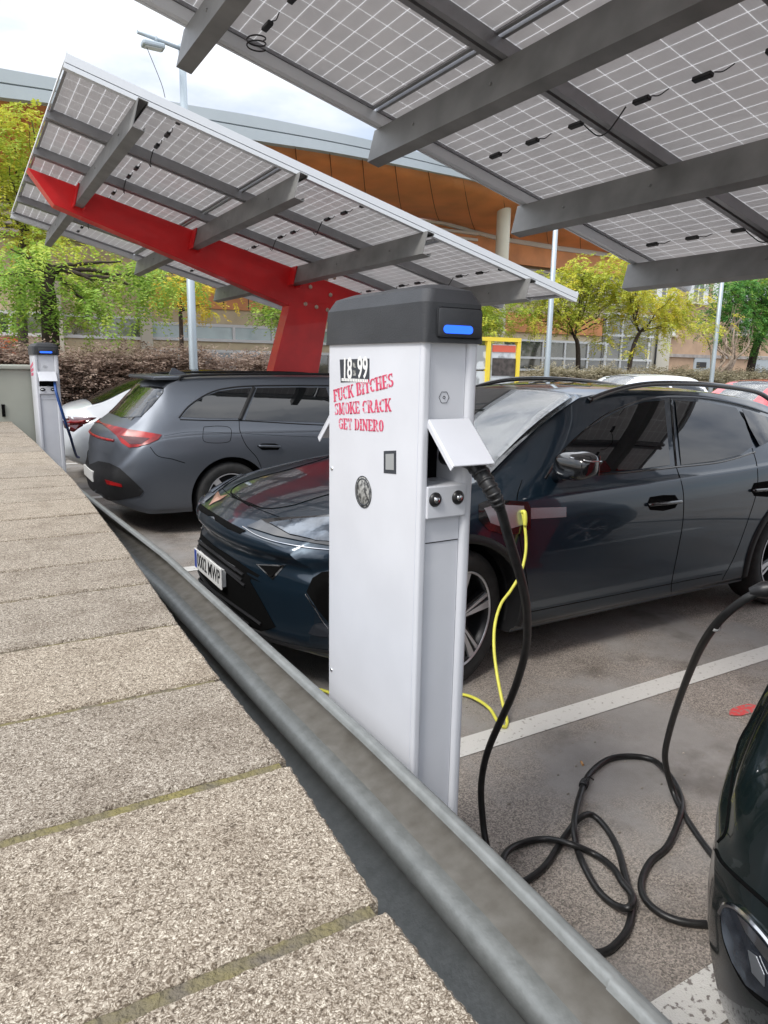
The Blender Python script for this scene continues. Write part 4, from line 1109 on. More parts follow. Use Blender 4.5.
# mirrors
for s_ in (-1, 1):
    bm = B(); c = ony(577, 465, FY-1.0); c = Vector((c.x, FY+s_*1.0, c.z))
    r_ = bmesh.ops.create_icosphere(bm, subdivisions=4, radius=1)
    for v in r_['verts']:
        x, y, z = v.co; sx = math.copysign(abs(x)**.6, x); sz = math.copysign(abs(z)**.6, z); sy = math.copysign(abs(y)**.75, y)
        v.co = c+Vector((sx*.075+.02*sy*s_*0-.01, sy*.115, sz*.068+(.012*sx)))
    mr = link('wing_mirror', bm, M['gloss'], car1, True)
    bm = B(); tube(bm, [c+Vector((.0, -s_*.06, -.05)), c+Vector((.03, -s_*.16, -.085))], [.03, .035], 10); link('mirror_arm', bm, M['gloss'], mr, True)
    bm = B(); box(bm, c.x+.064, c.x+.069, c.y-.085, c.y+.085, c.z-.048, c.z+.052, .0); link('mirror_glass', bm, M['chrome'], mr)
    bm = B(); pr_ = [c+Vector((-.075, s_*.02, .045)), c+Vector((-.04, s_*.105, .035)), c+Vector((.04, s_*.12, .03))]; tube(bm, catmull(pr_, 5), .004, 6); link('mirror_trim', bm, M['chrome'], mr, True)
# roof rails
for s_ in (-1, 1):
    P = []
    for s, z in ((2.02, 1.385), (2.16, 1.425), (2.36, 1.463), (2.6, 1.480), (3.0, 1.477), (3.4, 1.45), (3.62, 1.42), (3.78, 1.365)):
        P.append(Vector((FX+s, FY+s_*.60, z)))
    bm = B(); tube(bm, catmull(P, 6), .017, 8); link('roof_rail', bm, M['gloss'], car1, True)
bm = B(); tube(bm, [(FX+1.2, FY-.45, 1.06), (FX+1.1, FY+.0, 1.045), (FX+1.18, FY+.5, 1.06)], .008, 8); link('wiper', bm, M['black'], car1, True)
# dark cabin-coloured panoramic roof glass
sk.patch([(496, 382), (560, 380), (600, 381.5), (590, 386.5), (556, 384), (500, 385)], M['wind'], 'roof_glass', step=8, mirror=False, off=.002)

# --- the matte grey estate car, tail to the wall
EX, EY = .96, 7.27
T2 = [
 (0,   .34, .76, .70, .60, .68, .72, .60),
 (.06, .28, .90, .77, .68, .75, .86, .66),
 (.16, .23, .975,.83, .78, .80, .935,.69),
 (.30, .20, 1.07,.865,.86, .83, 1.02, .685),
 (.48, .20, 1.245,.885,.90, .845,1.185,.65),
 (.64, .20, 1.385,.895,.92, .85, 1.33, .62),
 (.80, .20, 1.432,.90, .93, .855,1.378,.605),
 (1.2, .20, 1.447,.90, .93, .86, 1.395,.60),
 (2.0, .20, 1.457,.90, .92, .86, 1.405,.60),
 (2.8, .20, 1.43, .90, .91, .86, 1.375,.60),
 (3.25,.20, 1.29, .90, .90, .86, 1.22, .64),
 (3.65,.20, 1.04, .895,.87, .86, .98, .73),
 (4.1, .20, .96, .88, .80, .84, .90, .74),
 (4.45,.24, .86, .82, .72, .78, .80, .68),
 (4.64,.30, .72, .74, .60, .70, .68, .58)]
car2 = thing('parked_car', (EX+2.3, EY, 0), 'matte grey estate car parked tail to the wall beyond the dark blue crossover', 'car', 'cars parked under the canopies')
bb = loft_body(T2, EX, EY, basic_warp(4.64, .20, .30, zf=[(.2, .10), (.35, .02), (.5, 0), (.62, .03), (.75, .045), (.9, .02), (1.0, 0)], zr=[(.2, .1), (.5, 0), (.8, .05)]))
s2 = Skin(bb, EY, car2)
EA1, EA2 = EX+1.12, EX+3.81
wells = []
for ax in (EA1, EA2): wells += [((ax, 0, .33), .375, EY-1.2, EY-.58), ((ax, 0, .33), .375, EY+.58, EY+1.2)]
finish_body(bb, 'body', [M['paint_matte'], M['trim']], car2, wells)
for ax in (EA1, EA2):
    for sd_ in (-1, 1): make_wheel(car2, (ax, EY+sd_*.885, .325), .325, .21, .225, sd_, 0, 5, 'plain')
s2.patch([(181.5, 417), (188, 409), (196, 402), (206, 396), (218, 391.5), (236, 389), (251, 388), (246, 402), (239, 418.5), (210, 418.5)], M['glass'], 'side_window', step=5)
s2.patch([(257, 388), (300, 387.5), (326, 388), (332, 405), (338, 423), (300, 422), (245, 420), (249, 408)], M['glass'], 'side_window', step=6)
s2.patch([(333, 388), (360, 390), (385, 398), (405, 412), (415, 425), (380, 425), (345, 423)], M['glass'], 'side_window', step=6)
s2.seam([(179, 418), (187, 408), (198, 399.5), (212, 392), (228, 388), (252, 386), (300, 385.5), (345, 386)], M['trim'], 'window_trim', r=.008)
s2.seam([(180, 419.5), (210, 420.5), (240, 420.5), (300, 424), (345, 426)], M['trim'], 'window_trim', r=.006)
s2.seam([(254, 388), (247, 404), (240, 420)], M['trim'], 'door_pillar', r=.022)
s2.seam([(239, 420), (240, 431), (246, 445), (257, 458), (262, 470)], M['gap'], r=.003)
s2.seam([(204, 427), (203, 433), (204, 441), (214, 443), (228, 442), (231, 437), (230, 428), (218, 426), (204, 427)], M['gap'], 'filler_flap_gap', r=.0025)
s2.seam([(150, 447), (158, 456), (172, 459), (185, 463)], M['gap'], 'bumper_gap', r=.003)
s2.seam([(164, 436), (190, 432), (230, 433), (290, 436), (340, 438)], M['gap'], 'crease_shade_line', r=.0015)  # shade of the shoulder crease put in as a thin dark line, no joint here
tl = s2.patch([(100, 422.5), (113, 426), (128, 429.5), (145, 432), (162, 435), (158, 440), (149, 444), (138, 447), (129, 447.5), (122, 443), (117, 436), (110, 430)], M['tail'], 'tail_lamp', step=3, off=.006)
s2.patch([(120, 436), (134, 437), (150, 438.5), (142, 444), (130, 444)], M['taildark'], 'lamp_core', step=3, off=.011, par=tl)
rg = s2.patch([(107, 412), (114, 405), (124, 396), (136, 388), (150, 386), (164, 388), (163, 393), (152, 406), (141, 417), (121, 417.5)], M['glass'], 'rear_window', step=4, off=.004, mirror=True)
ppx = s2.t.ray_cast(Vector((-1, EY, .50)), Vector((1, 0, 0)))[0].x
bm = B(); box(bm, ppx-.006, ppx+.03, EY-.26, EY+.26, .45, .55, .003); link('number_plate', bm, M['plate'], car2)
bm = B(); tube(bm, catmull([s2.t.ray_cast(Vector((-1, EY+y, .865)), Vector((1, 0, 0)))[0]+Vector((-.002, 0, 0)) for y in [-.62+.124*k for k in range(11)]], 3), .012, 8); link('tail_light_band', bm, M['tail'], car2, True)
# roof spoiler
bm = B(); prism(bm, [Vector((EX+.52, EY-.57, 1.395)), Vector((EX+.52, EY+.57, 1.395)), Vector((EX+.80, EY+.60, 1.40)), Vector((EX+.80, EY-.60, 1.40))], Vector((0, 0, .035)))
bmesh.ops.bevel(bm, geom=bm.edges[:], offset=.012, segments=3, affect='EDGES'); sharp(link('roof_spoiler', bm, M['paint_matte'], car2), 60)
df_ = s2.patch([(87, 466), (99, 461), (110, 463), (120, 468), (133, 480), (144, 491), (140, 496), (120, 500), (105, 500), (92, 490), (86, 480)], M['trim'], 'rear_diffuser', step=4, off=.005)
s2.patch([(106, 479.5), (122, 484), (123, 487), (108, 484)], M['tail'], 'reflector', step=3, off=.010, par=df_)
hd = s2.patch([(257, 446), (262, 443.5), (275, 443.5), (281, 446), (278, 450), (262, 450)], M['gap'], 'handle_recess', step=4, off=.003)
a_, n_ = s2.hit(260, 446, .012); b_, _ = s2.hit(279, 446.5, .012)
for s_ in (0, 1):
    P = [a_-n_*.01, a_, (a_+b_)/2+n_*.01, b_, b_-n_*.01]
    if s_: P = [Vector((p.x, 2*EY-p.y, p.z)) for p in P]
    bm = B(); tube(bm, catmull(P, 5), .012, 8); link('door_handle', bm, M['paint_matte'], car2, 'keep')
for s_ in (-1, 1):
    bm = B(); tube(bm, catmull([(EX+.75, EY+s_*.60, 1.40), (EX+.85, EY+s_*.60, 1.437), (EX+1.6, EY+s_*.60, 1.46), (EX+2.5, EY+s_*.60, 1.455), (EX+2.75, EY+s_*.60, 1.40)], 6), .012, 8); link('roof_rail', bm, M['trim'], car2, True)
bm = B(); prism(bm, [Vector((EX+.80, EY-.012, 1.43)), Vector((EX+.98, EY-.012, 1.44)), Vector((EX+.86, EY-.006, 1.50)), Vector((EX+.84, EY-.006, 1.50))], Vector((0, .02, 0))); link('antenna_fin', bm, M['paint_matte'], car2)

# --- the white saloon beyond it
def simple_car(X, Y, rot, T_, paint, label, name='parked_car', warp=None, wb=(.9, 3.7), hw=.9, r=.33, glass=True, white=None):
    """whole car with wells, wheels, glass and lamps; local +X runs from the near end to the far end"""
    c = thing(name, (X, Y, 0), label, 'car', 'cars parked under the canopies')
    L_ = T_[-1][0]; wf = warp or basic_warp(L_, .25, .25, zf=[(.2, .08), (.5, 0), (.8, .05)], zr=[(.2, .08), (.5, 0), (.8, .05)])
    bm = loft_body(T_, X, Y, wf, ns=60, sub=3)
    t = BVHTree.FromBMesh(bm)
    wells = []
    for ax in wb: wells += [((X+ax, 0, r), r+.05, Y-hw-.3, Y-hw+.32), ((X+ax, 0, r), r+.05, Y+hw-.32, Y+hw+.3)]
    finish_body(bm, 'body', [paint, M['trim']], c, wells)
    for ax in wb:
        for sd_ in (-1, 1): make_wheel(c, (X+ax, Y+sd_*(hw-.01), r), r, .2, .22, sd_, 0, 5, 'plain')
    def proj(poly, ax, sgn, name, m, par=None, off=.005):
        """poly in local (s, z) for sides or (y, z) for ends, laid on the body"""
        b = B(); vs = [b.verts.new((p[0], p[1], 0)) for p in poly]
        es = [b.edges.new((vs[i], vs[(i+1) % len(vs)])) for i in range(len(vs))]
        bmesh.ops.triangle_fill(b, edges=es, use_beauty=True)
        for a, lo, hi in ((0, min(p[0] for p in poly), max(p[0] for p in poly)), (1, min(p[1] for p in poly), max(p[1] for p in poly))):
            x = lo+.06
            while x < hi:
                bmesh.ops.bisect_plane(b, geom=b.verts[:]+b.edges[:]+b.faces[:], plane_co=(x, 0, 0) if a == 0 else (0, x, 0), plane_no=(1, 0, 0) if a == 0 else (0, 1, 0)); x += .06
        for v in b.verts:
            p, q = v.co.x, v.co.y
            if ax == 'side': o_, d_ = Vector((X+p, Y+sgn*3, q)), Vector((0, -sgn, 0))
            else: o_, d_ = Vector((X+(L_/2)+sgn*5, Y+p, q)), Vector((-sgn, 0, 0))
            h_ = t.ray_cast(o_, d_)
            if h_[0] is None: h_ = t.find_nearest(o_+d_*2.1)
            v.co = h_[0]-d_*off
        bmesh.ops.recalc_face_normals(b, faces=b.faces); bmesh.ops.solidify(b, geom=b.faces[:], thickness=.003)
        o = link(name, b, m, par or c, True); return o
    return c, proj
T3 = [
 (0,   .36, .80, .70, .62, .69, .77, .58), (.08, .28, .93, .79, .74, .76, .90, .64), (.25, .22, 1.0, .86, .82, .82, .955, .68),
 (.50, .20, 1.06, .89, .86, .84, 1.00, .67), (.95, .20, 1.25, .91, .88, .85, 1.18, .62), (1.45, .20, 1.39, .92, .89, .85, 1.32, .58),
 (2.0, .20, 1.44, .92, .88, .85, 1.38, .57), (2.6, .20, 1.42, .92, .87, .85, 1.35, .58), (3.1, .20, 1.24, .92, .85, .85, 1.18, .64),
 (3.65, .20, .98, .91, .80, .85, .93, .72), (4.3, .20, .86, .88, .74, .82, .80, .70), (4.69, .28, .68, .76, .58, .70, .64, .60)]
WX, WY = .96, 10.35
c3, pj = simple_car(WX, WY, 0, T3, M['paint_white'], 'white saloon car with a dark glass roof behind the matte grey estate', wb=(.95, 3.83), hw=.92)
for sg in (-1, 1):
    pj([(.85, 1.02), (1.3, 1.22), (1.7, 1.31), (2.1, 1.34), (2.1, .98), (1.3, .97), (1.0, .98)], 'side', sg, 'side_window', M['glass'])
    pj([(2.2, .98), (2.2, 1.33), (2.6, 1.29), (3.1, 1.08), (3.35, .95)], 'side', sg, 'side_window', M['glass'])
    o = pj([(sg*.42, .80), (sg*.74, .83), (sg*.77, .76), (sg*.70, .68), (sg*.50, .72)], 'end', -1, 'tail_lamp', M['taildark'])
    pj([(.10, .86), (.44, .86), (.30, .78), (.12, .75)], 'side', sg, 'tail_lamp', M['taildark'])
    pj([(.10, .81), (.34, .83), (.26, .795), (.12, .78)], 'side', sg, 'lamp_core', M['tail'], o, .010)
# glass roof
bm = B(); fz, fw = pchip([r[0] for r in T3], [r[2] for r in T3]), pchip([r[0] for r in T3], [r[7] for r in T3])
rows = []
for k in range(25):
    s = .42+2.9*k/24; wdt = fw(s)-.05; rows.append([bm.verts.new((WX+s, WY+wdt*j/6, fz(s)+.022-.045*(abs(j)/6)**2.5)) for j in range(-6, 7)])
for a, b in zip(rows, rows[1:]):
    for j in range(12): bm.faces.new((a[j], a[j+1], b[j+1], b[j]))
bmesh.ops.solidify(bm, geom=bm.faces[:], thickness=.004)
link('glass_roof', bm, M['glass'], c3, True)

# --- cars of the opposite row, seen over the roof of the dark blue crossover
T4 = [(0, .34, .74, .72, .62, .69, .70, .58), (.1, .26, .86, .80, .72, .77, .82, .66), (.5, .2, .97, .87, .82, .83, .92, .70), (1.05, .2, 1.06, .89, .9, .84, 1.0, .70),
 (1.5, .2, 1.30, .9, .94, .85, 1.23, .64), (1.95, .2, 1.50, .9, .96, .85, 1.43, .60), (2.6, .2, 1.54, .9, .97, .85, 1.47, .59), (3.4, .2, 1.51, .9, .98, .85, 1.43, .58),
 (3.9, .2, 1.38, .89, .98, .84, 1.3, .6), (4.2, .24, 1.1, .87, .92, .82, 1.04, .66), (4.35, .34, .85, .80, .7, .76, .80, .64)]
def back_car(X, Y, sc, paint, label):
    T_ = [(r[0], r[1], *(r[2:3] if r[2] < 1 else (r[2]*sc,)), *r[3:6], r[6] if r[6] < 1 else r[6]*sc, r[7]) for r in T4]
    c, pj = simple_car(X, Y, 0, T_, paint, label, wb=(.9, 3.5), hw=.89)
    for sg in (-1, 1):
        pj([(1.35, .98), (1.7, 1.16*sc), (2.05, 1.34*sc), (2.55, 1.38*sc), (2.55, 1.0), (1.8, .98)], 'side', sg, 'side_window', M['glass'])
        pj([(2.65, 1.0), (2.65, 1.38*sc), (3.3, 1.36*sc), (3.75, 1.2*sc), (3.7, 1.04)], 'side', sg, 'side_window', M['glass'])
        pj([(sg*.35, .68), (sg*.72, .72), (sg*.74, .62), (sg*.45, .6)], 'end', -1, 'headlight', M['lamp'])
    bm = B(); rows = []; fz = pchip([r[0] for r in T_], [r[2] for r in T_]); fw = pchip([r[0] for r in T_], [r[7] for r in T_])
    for k in range(9):
        s = 1.12+.78*k/8; wdt = fw(s)-.04; rows.append([bm.verts.new((X+s, Y+wdt*j/4, fz(s)+.010-.045*(j/4)**2)) for j in range(-4, 5)])
    for a, b in zip(rows, rows[1:]):
        for j in range(8): bm.faces.new((a[j], a[j+1], b[j+1], b[j]))
    bmesh.ops.solidify(bm, geom=bm.faces[:], thickness=.004); link('windscreen', bm, M['wind'], c, True)
back_car(10.9, 11.3, .955, M['paint_white'], 'white car whose roof just shows above the dark blue crossover, before the hedge')
back_car(10.9, 8.15, .93, M['paint_red'], 'red car at the right edge, its roof seen beyond the dark blue crossover')

# --- the dark green car at the lower right corner
T5 = [(0, .30, .80, .74, .66, .74, .76, .64), (.06, .26, .90, .80, .74, .80, .86, .72), (.18, .22, 1.0, .85, .85, .83, .96, .74), (.45, .20, 1.09, .89, .97, .86, 1.05, .76), (.9, .20, 1.15, .92, 1.04, .88, 1.11, .78),
 (1.25, .20, 1.19, .925, 1.05, .89, 1.14, .76), (1.6, .2, 1.34, .93, 1.02, .88, 1.27, .68), (2.1, .2, 1.56, .93, 1.03, .88, 1.49, .62), (3.0, .2, 1.60, .93, 1.04, .88, 1.53, .61), (3.8, .2, 1.52, .92, 1.05, .87, 1.44, .60), (4.3, .25, 1.15, .89, .98, .84, 1.08, .66), (4.5, .34, .9, .84, .8, .8, .85, .66)]
GX, GY = .98, -.04
car5 = thing('parked_car', (GX+2.2, GY, 0), 'dark green car whose front corner and headlight fill the lower right edge', 'car', 'cars parked under the canopies')
wg = basic_warp(4.5, .30, .25, zf=[(.2, .10), (.4, .02), (.55, 0), (.75, .02), (.9, .07), (1.05, .13)], zr=[(.2, .1), (.5, 0), (.9, .06)], W=.93)
bb = loft_body(T5, GX, GY, wg)
s5 = Skin(bb, GY, car5)
wells = []
for ax in (.98, 3.62): wells += [((GX+ax, 0, .36), .41, GY-1.2, GY-.6), ((GX+ax, 0, .36), .41, GY+.6, GY+1.2)]
finish_body(bb, 'body', [M['paint_green'], M['trim']], car5, wells)
for ax in (.98, 3.62):
    for sd_ in (-1, 1): make_wheel(car5, (GX+ax, GY+sd_*.91, .36), .36, .22, .25, sd_, 0, 5)
h5 = s5.patch([(722, 913), (727, 906), (736, 907), (750, 918), (768, 938), (785, 960), (790, 1010), (768, 1000), (748, 985), (734, 962), (725, 938)], M['lamp'], 'headlight', step=6, off=.004)
s5.seam([(722, 913), (727, 905), (737, 907), (750, 918), (768, 938), (785, 962)], M['chrome'], 'headlight_trim', r=.005, off=.004, par=h5)
s5.seam([(722, 915), (725, 938), (734, 963), (748, 987), (768, 1004), (790, 1016)], M['gap'], 'headlight_gap', r=.005, off=.0, par=h5)
s5.patch([(741, 914), (752, 924), (768, 943), (785, 965), (786, 978), (768, 957), (750, 933)], M['chrome'], 'lamp_reflector', step=5, off=.008, par=h5)
s5.patch([(752, 950), (760, 956), (768, 974), (768, 986), (756, 972)], M['satin'], 'lamp_module', step=4, off=.008, par=h5)
s5.seam([(716, 850), (722, 862), (740, 880), (768, 905), (800, 935)], M['gap'], 'bonnet_gap', r=.004, off=.0)
s5.seam([(718, 842), (726, 830), (731, 790), (738, 745), (752, 700), (768, 668)], M['gap'], 'wing_gap', r=.003, off=.0)

# ------------------------------------------------------------------ building behind the car park
BY = 26.0
bld = thing('civic_building', (12, BY, 0), 'long building with sweeping grey roof edge, orange timber soffit and white framed windows', 'building')
def fr(u0, v0, u1, v1, Y=BY): 
    a, b = ony(u0, v0, Y), ony(u1, v1, Y); return a.x, b.x, b.z, a.z
def slab(name, u0, v0, u1, v1, m, d0, d1, par=None, Y=BY, z0=None):
    """box whose front outline is the traced rectangle, from d0 in front of the facade to d1 behind"""
    x0, x1, za, zb = fr(u0, v0, u1, v1, Y-d0)
    bm = B(); box(bm, x0, x1, Y-d0, Y+d1, za if z0 is None else z0, zb); return link(name, bm, m, par or bld)
x0, x1, za, zb = fr(-60, 260, 612, 400)
bm = B(); box(bm, -6, 29.5, BY, BY+9, 0, 5.2); box(bm, -8, 32, BY+.5, BY+9, 5.2, 7.0); link('wall', bm, M['wallbeige'], bld)
# sweeping roof edge: a curved fascia with the timber soffit running back down to the wall
tops = [(-90, 45), (-40, 60), (0, 68), (55, 78), (120, 91), (190, 105), (250, 115), (310, 127), (370, 140), (430, 155), (490, 173), (560, 200), (610, 226), (650, 251)]
lows = [(-90, 78), (-40, 90), (0, 97), (55, 104), (120, 116), (190, 128), (260, 141), (320, 150), (375, 160), (430, 171), (490, 185), (560, 211), (610, 234), (650, 256)]
inn = [(-90, 160), (-40, 168), (0, 175), (55, 182), (120, 190), (190, 195), (265, 200), (325, 208), (380, 213), (440, 222), (500, 238), (560, 247), (610, 254), (652, 261)]
yd = [19, 19, 19, 19, 19, 19, 19, 19.1, 19.3, 19.8, 20.8, 22.4, 24.2, 25.6]
Tp = [ony(u, v, y) for (u, v), y in zip(tops, yd)]; Lw = [ony(u, v, y) for (u, v), y in zip(lows, yd)]; In = [ony(u, v, 26.2) for (u, v) in inn]
Tp, Lw, In = catmull(Tp, 5), catmull(Lw, 5), catmull(In, 5)
bm = B()
prof_ = lambda a, b: [a, a+(b-a)*.47+Vector((0, .0, 0)), a+(b-a)*.485+Vector((0, .06, 0)), a+(b-a)*.515+Vector((0, .06, 0)), a+(b-a)*.53, b]
rows = [[bm.verts.new(p) for p in prof_(a, b)]+[bm.verts.new(b+Vector((0, .25, 0))), bm.verts.new(a+Vector((0, .25, .05)))] for a, b in zip(Tp, Lw)]
for r1, r2 in zip(rows, rows[1:]):
    for k in range(8): bm.faces.new((r1[k], r1[(k+1) % 8], r2[(k+1) % 8], r2[k]))
bm.faces.new(rows[0]); bm.faces.new(rows[-1][::-1])
rf = link('roof_fascia', bm, M['fascia'], bld)
bm = B(); rows = []
for a, b in zip(Lw, In):
    a = a+Vector((0, .02, .03)); rows.append([bm.verts.new(a.lerp(b, t/6)+Vector((0, 0, -.25*math.sin(math.pi*t/6)))) for t in range(7)])
for r1, r2 in zip(rows, rows[1:]):
    for k in range(6): bm.faces.new((r1[k], r1[k+1], r2[k+1], r2[k]))
bmesh.ops.solidify(bm, geom=bm.faces[:], thickness=.05)
sf = link('soffit', bm, M['soffit'], bld, True)
bm = B()
for k in range(3, len(rows) and len(Lw)-1, 3):
    a = Lw[k]+Vector((0, .1, .02)); b = In[k]
    P = [a.lerp(b, t/6)+Vector((0, 0, -.25*math.sin(math.pi*t/6)-.008)) for t in range(7)]
    tube(bm, P, .012, 4)
link('soffit_joint', bm, mat('dark_timber_joint', (.18, .06, .02), .7), sf)
bm = B(); rows = []
for a, b in zip(Tp, In): rows.append([bm.verts.new(a+Vector((0, .2, -.02))), bm.verts.new(b+Vector((0, 1.5, 1.6)))])
for r1, r2 in zip(rows, rows[1:]): bm.faces.new((r1[0], r1[1], r2[1], r2[0]))
bmesh.ops.solidify(bm, geom=bm.faces[:], thickness=.08)
link('roof', bm, M['fascia'], bld, True)
# round column under the soffit
a = ony(503, 232, 22.5); bm = B(); lathe(bm, [(.26, -7.0), (.26, 1.3)], (a.x, a.y, a.z), (0, 0, 1), 24); link('column', bm, M['wallpale'], bld, True)
# bands at the right half
slab('cornice', 380, 213, 470, 236, M['orange'], .10, .3)
bm = B(); 
P = [ony(u, v, BY-.25) for (u, v) in ((440, 219), (500, 236), (560, 246), (610, 252.5), (652, 259))]; Q = [ony(u, v, BY-.25) for (u, v) in ((440, 223.5), (500, 240.5), (560, 250.5), (610, 257), (652, 263))]
for k in range(4): prism(bm, [P[k], P[k+1], Q[k+1], Q[k]], Vector((0, .35, 0)))
link('eaves_trim', bm, M['bwhite'], bld)
bm = B(); P = [ony(u, v, BY-.12) for (u, v) in ((440, 223), (500, 240), (560, 250), (610, 257), (652, 263))]; Q = [ony(u, v, BY-.12) for (u, v) in ((440, 256), (500, 262), (560, 269), (610, 275), (652, 279))]
for k in range(4): prism(bm, [P[k], P[k+1], Q[k+1], Q[k]], Vector((0, .2, 0)))
link('timber_band', bm, M['orange'], bld)
lv = slab('louvre_backing', 432, 258, 655, 312, M['greybrick'], .02, .1)
xa_, xb_, za_, zb_ = fr(432, 262, 655, 312, BY-.1); bm = B(); z = za_
while z < zb_+.2: box(bm, xa_, xb_, BY-.09, BY-.03, z, z+.05); z += .17
link('louvre_slat', bm, M['wallpale'], lv)
slab('timber_panel', 506, 312, 602, 336, M['orange'], .12, .1)
bm = B()
for u in (535, 568): x_ = ony(u, 320, BY-.12).x; box(bm, x_, x_+.04, BY-.127, BY-.1, 2.95, 3.9)
link('panel_joint', bm, M['dark'], bld)
slab('dark_opening', 470, 306, 506, 316, M['dark'], .14, .1)
a = ony(497, 345, BY-.6); bm = B(); lathe(bm, [(.22, 0), (.22, 5)], (a.x, a.y, 0), (0, 0, 1), 20); link('column', bm, M['wallpale'], bld, True)
def window(cells_u, v0, v1, mg, Y=BY, d=.10, tr=(), name='window', fw_=.10):
    """cells_u: traced edges of the lights; tr: traced transoms"""
    x_0, x_1, z_0, z_1 = fr(cells_u[0], v0, cells_u[-1], v1, Y-d)
    bm = B(); box(bm, x_0, x_1, Y-d+.06, Y+.02, z_0, z_1); g_ = link(name, bm, mg, bld)
    bm = B()
    for u in cells_u:
        x_ = ony(u, (v0+v1)/2, Y-d).x; box(bm, x_-fw_/2, x_+fw_/2, Y-d, Y+.01, z_0, z_1)
    for v in (v0, v1)+tuple(tr):
        z_ = ony((cells_u[0]+cells_u[-1])/2, v, Y-d).z; 
        if v == v0: z_ = z_1-fw_/2
        if v == v1: z_ = z_0+fw_/2
        box(bm, x_0-fw_/2+.003, x_1+fw_/2-.003, Y-d-.004, Y+.008, z_-fw_/2, z_+fw_/2)
    link('window_frame', bm, M['bwhite'], g_)
window([478, 503, 520, 543, 565, 588, 606], 337, 372, M['winglass'], tr=(358,))
window([606, 622, 650], 312, 372, M['winglass'], tr=(336, 360), d=.14)
window([-40, 10, 43, 56, 101, 145], 308, 340, M['winglass'])
window([150, 190, 234, 273, 300, 330, 352], 321, 346, M['teal'], tr=())
window([150, 180, 205, 234, 273, 300, 330, 352], 348, 377, M['winglass'], d=.12)
slab('timber_panel', 148, 282, 420, 320, M['orange'], .12, .1)
bm = B()
for u in (190, 223, 248, 273, 300, 340): x_ = ony(u, 300, BY-.12).x; box(bm, x_, x_+.035, BY-.127, BY-.1, *[fr(148, 283, 420, 319, BY-.12)[k] for k in (2, 3)])
link('panel_joint', bm, M['dark'], bld)
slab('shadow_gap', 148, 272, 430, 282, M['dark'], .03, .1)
lv = slab('louvre_backing', -60, 205, 430, 272, M['dark'], .02, .1)
xa_, xb_, za_, zb_ = fr(-60, 207, 430, 272, BY-.3); bm = B(); z = za_
while z < zb_+2.2: box(bm, -8, 19.5, BY-.30, BY-.06, z, z+.10); z += .24
link('louvre_slat', bm, M['louvre'], lv)
slab('brick_plinth', -40, 336, 22, 375, M['brickor'], .16, .1, z0=0)
slab('timber_infill', -60, 96, 60, 200, M['soffit'], -.4, .6)
for u in (57, 147): 
    x_ = ony(u, 330, BY-.3).x; bm = B(); box(bm, x_-.18, x_+.18, BY-.34, BY-.02, 0, 4.4); link('pier', bm, M['wallpale'], bld)

# pale annex and the tan apartment block on the right
an = thing('annex_building', (32, 27, 0), 'plain pale walled annex to the right of the timber clad building', 'building')
x0, x1, _, z1 = fr(612, 318, 668, 372, 26.5); bm = B(); box(bm, x0, x1, 26.5, 33, 0, z1); link('wall', bm, M['wallpale'], an)
bm = B(); box(bm, x0-.1, x1+.1, 26.4, 33.1, z1, z1+.14); link('parapet', bm, M['greybrick'], an)
x0, x1, za, zb = fr(657, 335, 660, 372, 26.45); bm = B(); tube(bm, [(x0, 26.42, 0), (x0, 26.42, z1-.1)], .05, 8); link('downpipe', bm, M['dark'], an)
ap = thing('apartment_building', (50, 36, 0), 'tan apartment block with white shuttered windows behind the trees at right', 'building')
AY = 34.0
xl, _, _, _ = fr(655, 300, 700, 372, AY); bm = B(); box(bm, xl, xl+60, AY, AY+12, 0, 16); link('wall', bm, M['wallpink'], ap)
bm = B(); box(bm, xl-.02, xl+60, AY-.12, AY, fr(655, 355, 700, 360, AY)[3]-.1, fr(655, 355, 700, 360, AY)[3]+.12); link('string_course', bm, M['greybrick'], ap)
for (u0, v0, u1, v1) in ((662, 285, 670, 302), (694, 284, 702, 302), (718, 284, 730, 302), (750, 284, 762, 302), (790, 284, 802, 302), (664, 318, 670, 334), (735, 318, 746, 334), (765, 318, 777, 334)):
    x0, x1, za, zb = fr(u0, v0, u1, v1, AY); bm = B(); box(bm, x0, x1, AY-.04, AY+.05, za, zb); g_ = link('window', bm, M['winglass'], ap)
    bm = B()
    box(bm, (x0+x1)/2-.04, (x0+x1)/2+.04, AY-.07, AY-.03, za, zb); link('window_frame', bm, M['bwhite'], g_)
    for a, b in ((x0-.5, x0-.03), (x1+.03, x1+.5)):
        bm = B(); box(bm, a, b, AY-.09, AY-.01, za-.05, zb+.05); link('shutter', bm, M['bwhite'], g_)
    bm = B(); box(bm, x0-.55, x1+.55, AY-.2, AY-.01, za-.2, za-.06); link('sill', bm, M['wallpale'], g_)
x0, x1, za, zb = fr(694, 356, 712, 376, AY); bm = B(); box(bm, x0, x1, AY-.10, AY+.02, 0, zb); dr = link('garage_door', bm, M['fascia'], ap)
x0, x1, za, zb = fr(697, 362, 706, 368, AY-.12); bm = B(); box(bm, x0, x1, AY-.12, AY-.09, za, zb); link('door_window', bm, M['dark'], dr)
x0, x1, za, zb = fr(752, 356, 790, 376, AY); bm = B(); box(bm, x0, x1, AY-.10, AY+.02, 0, zb); link('garage_door', bm, M['fascia'], ap)
bm = B(); box(bm, xl-.3, xl+60.3, AY-.4, AY+12, 16, 16.3); link('roof', bm, M['greybrick'], ap)

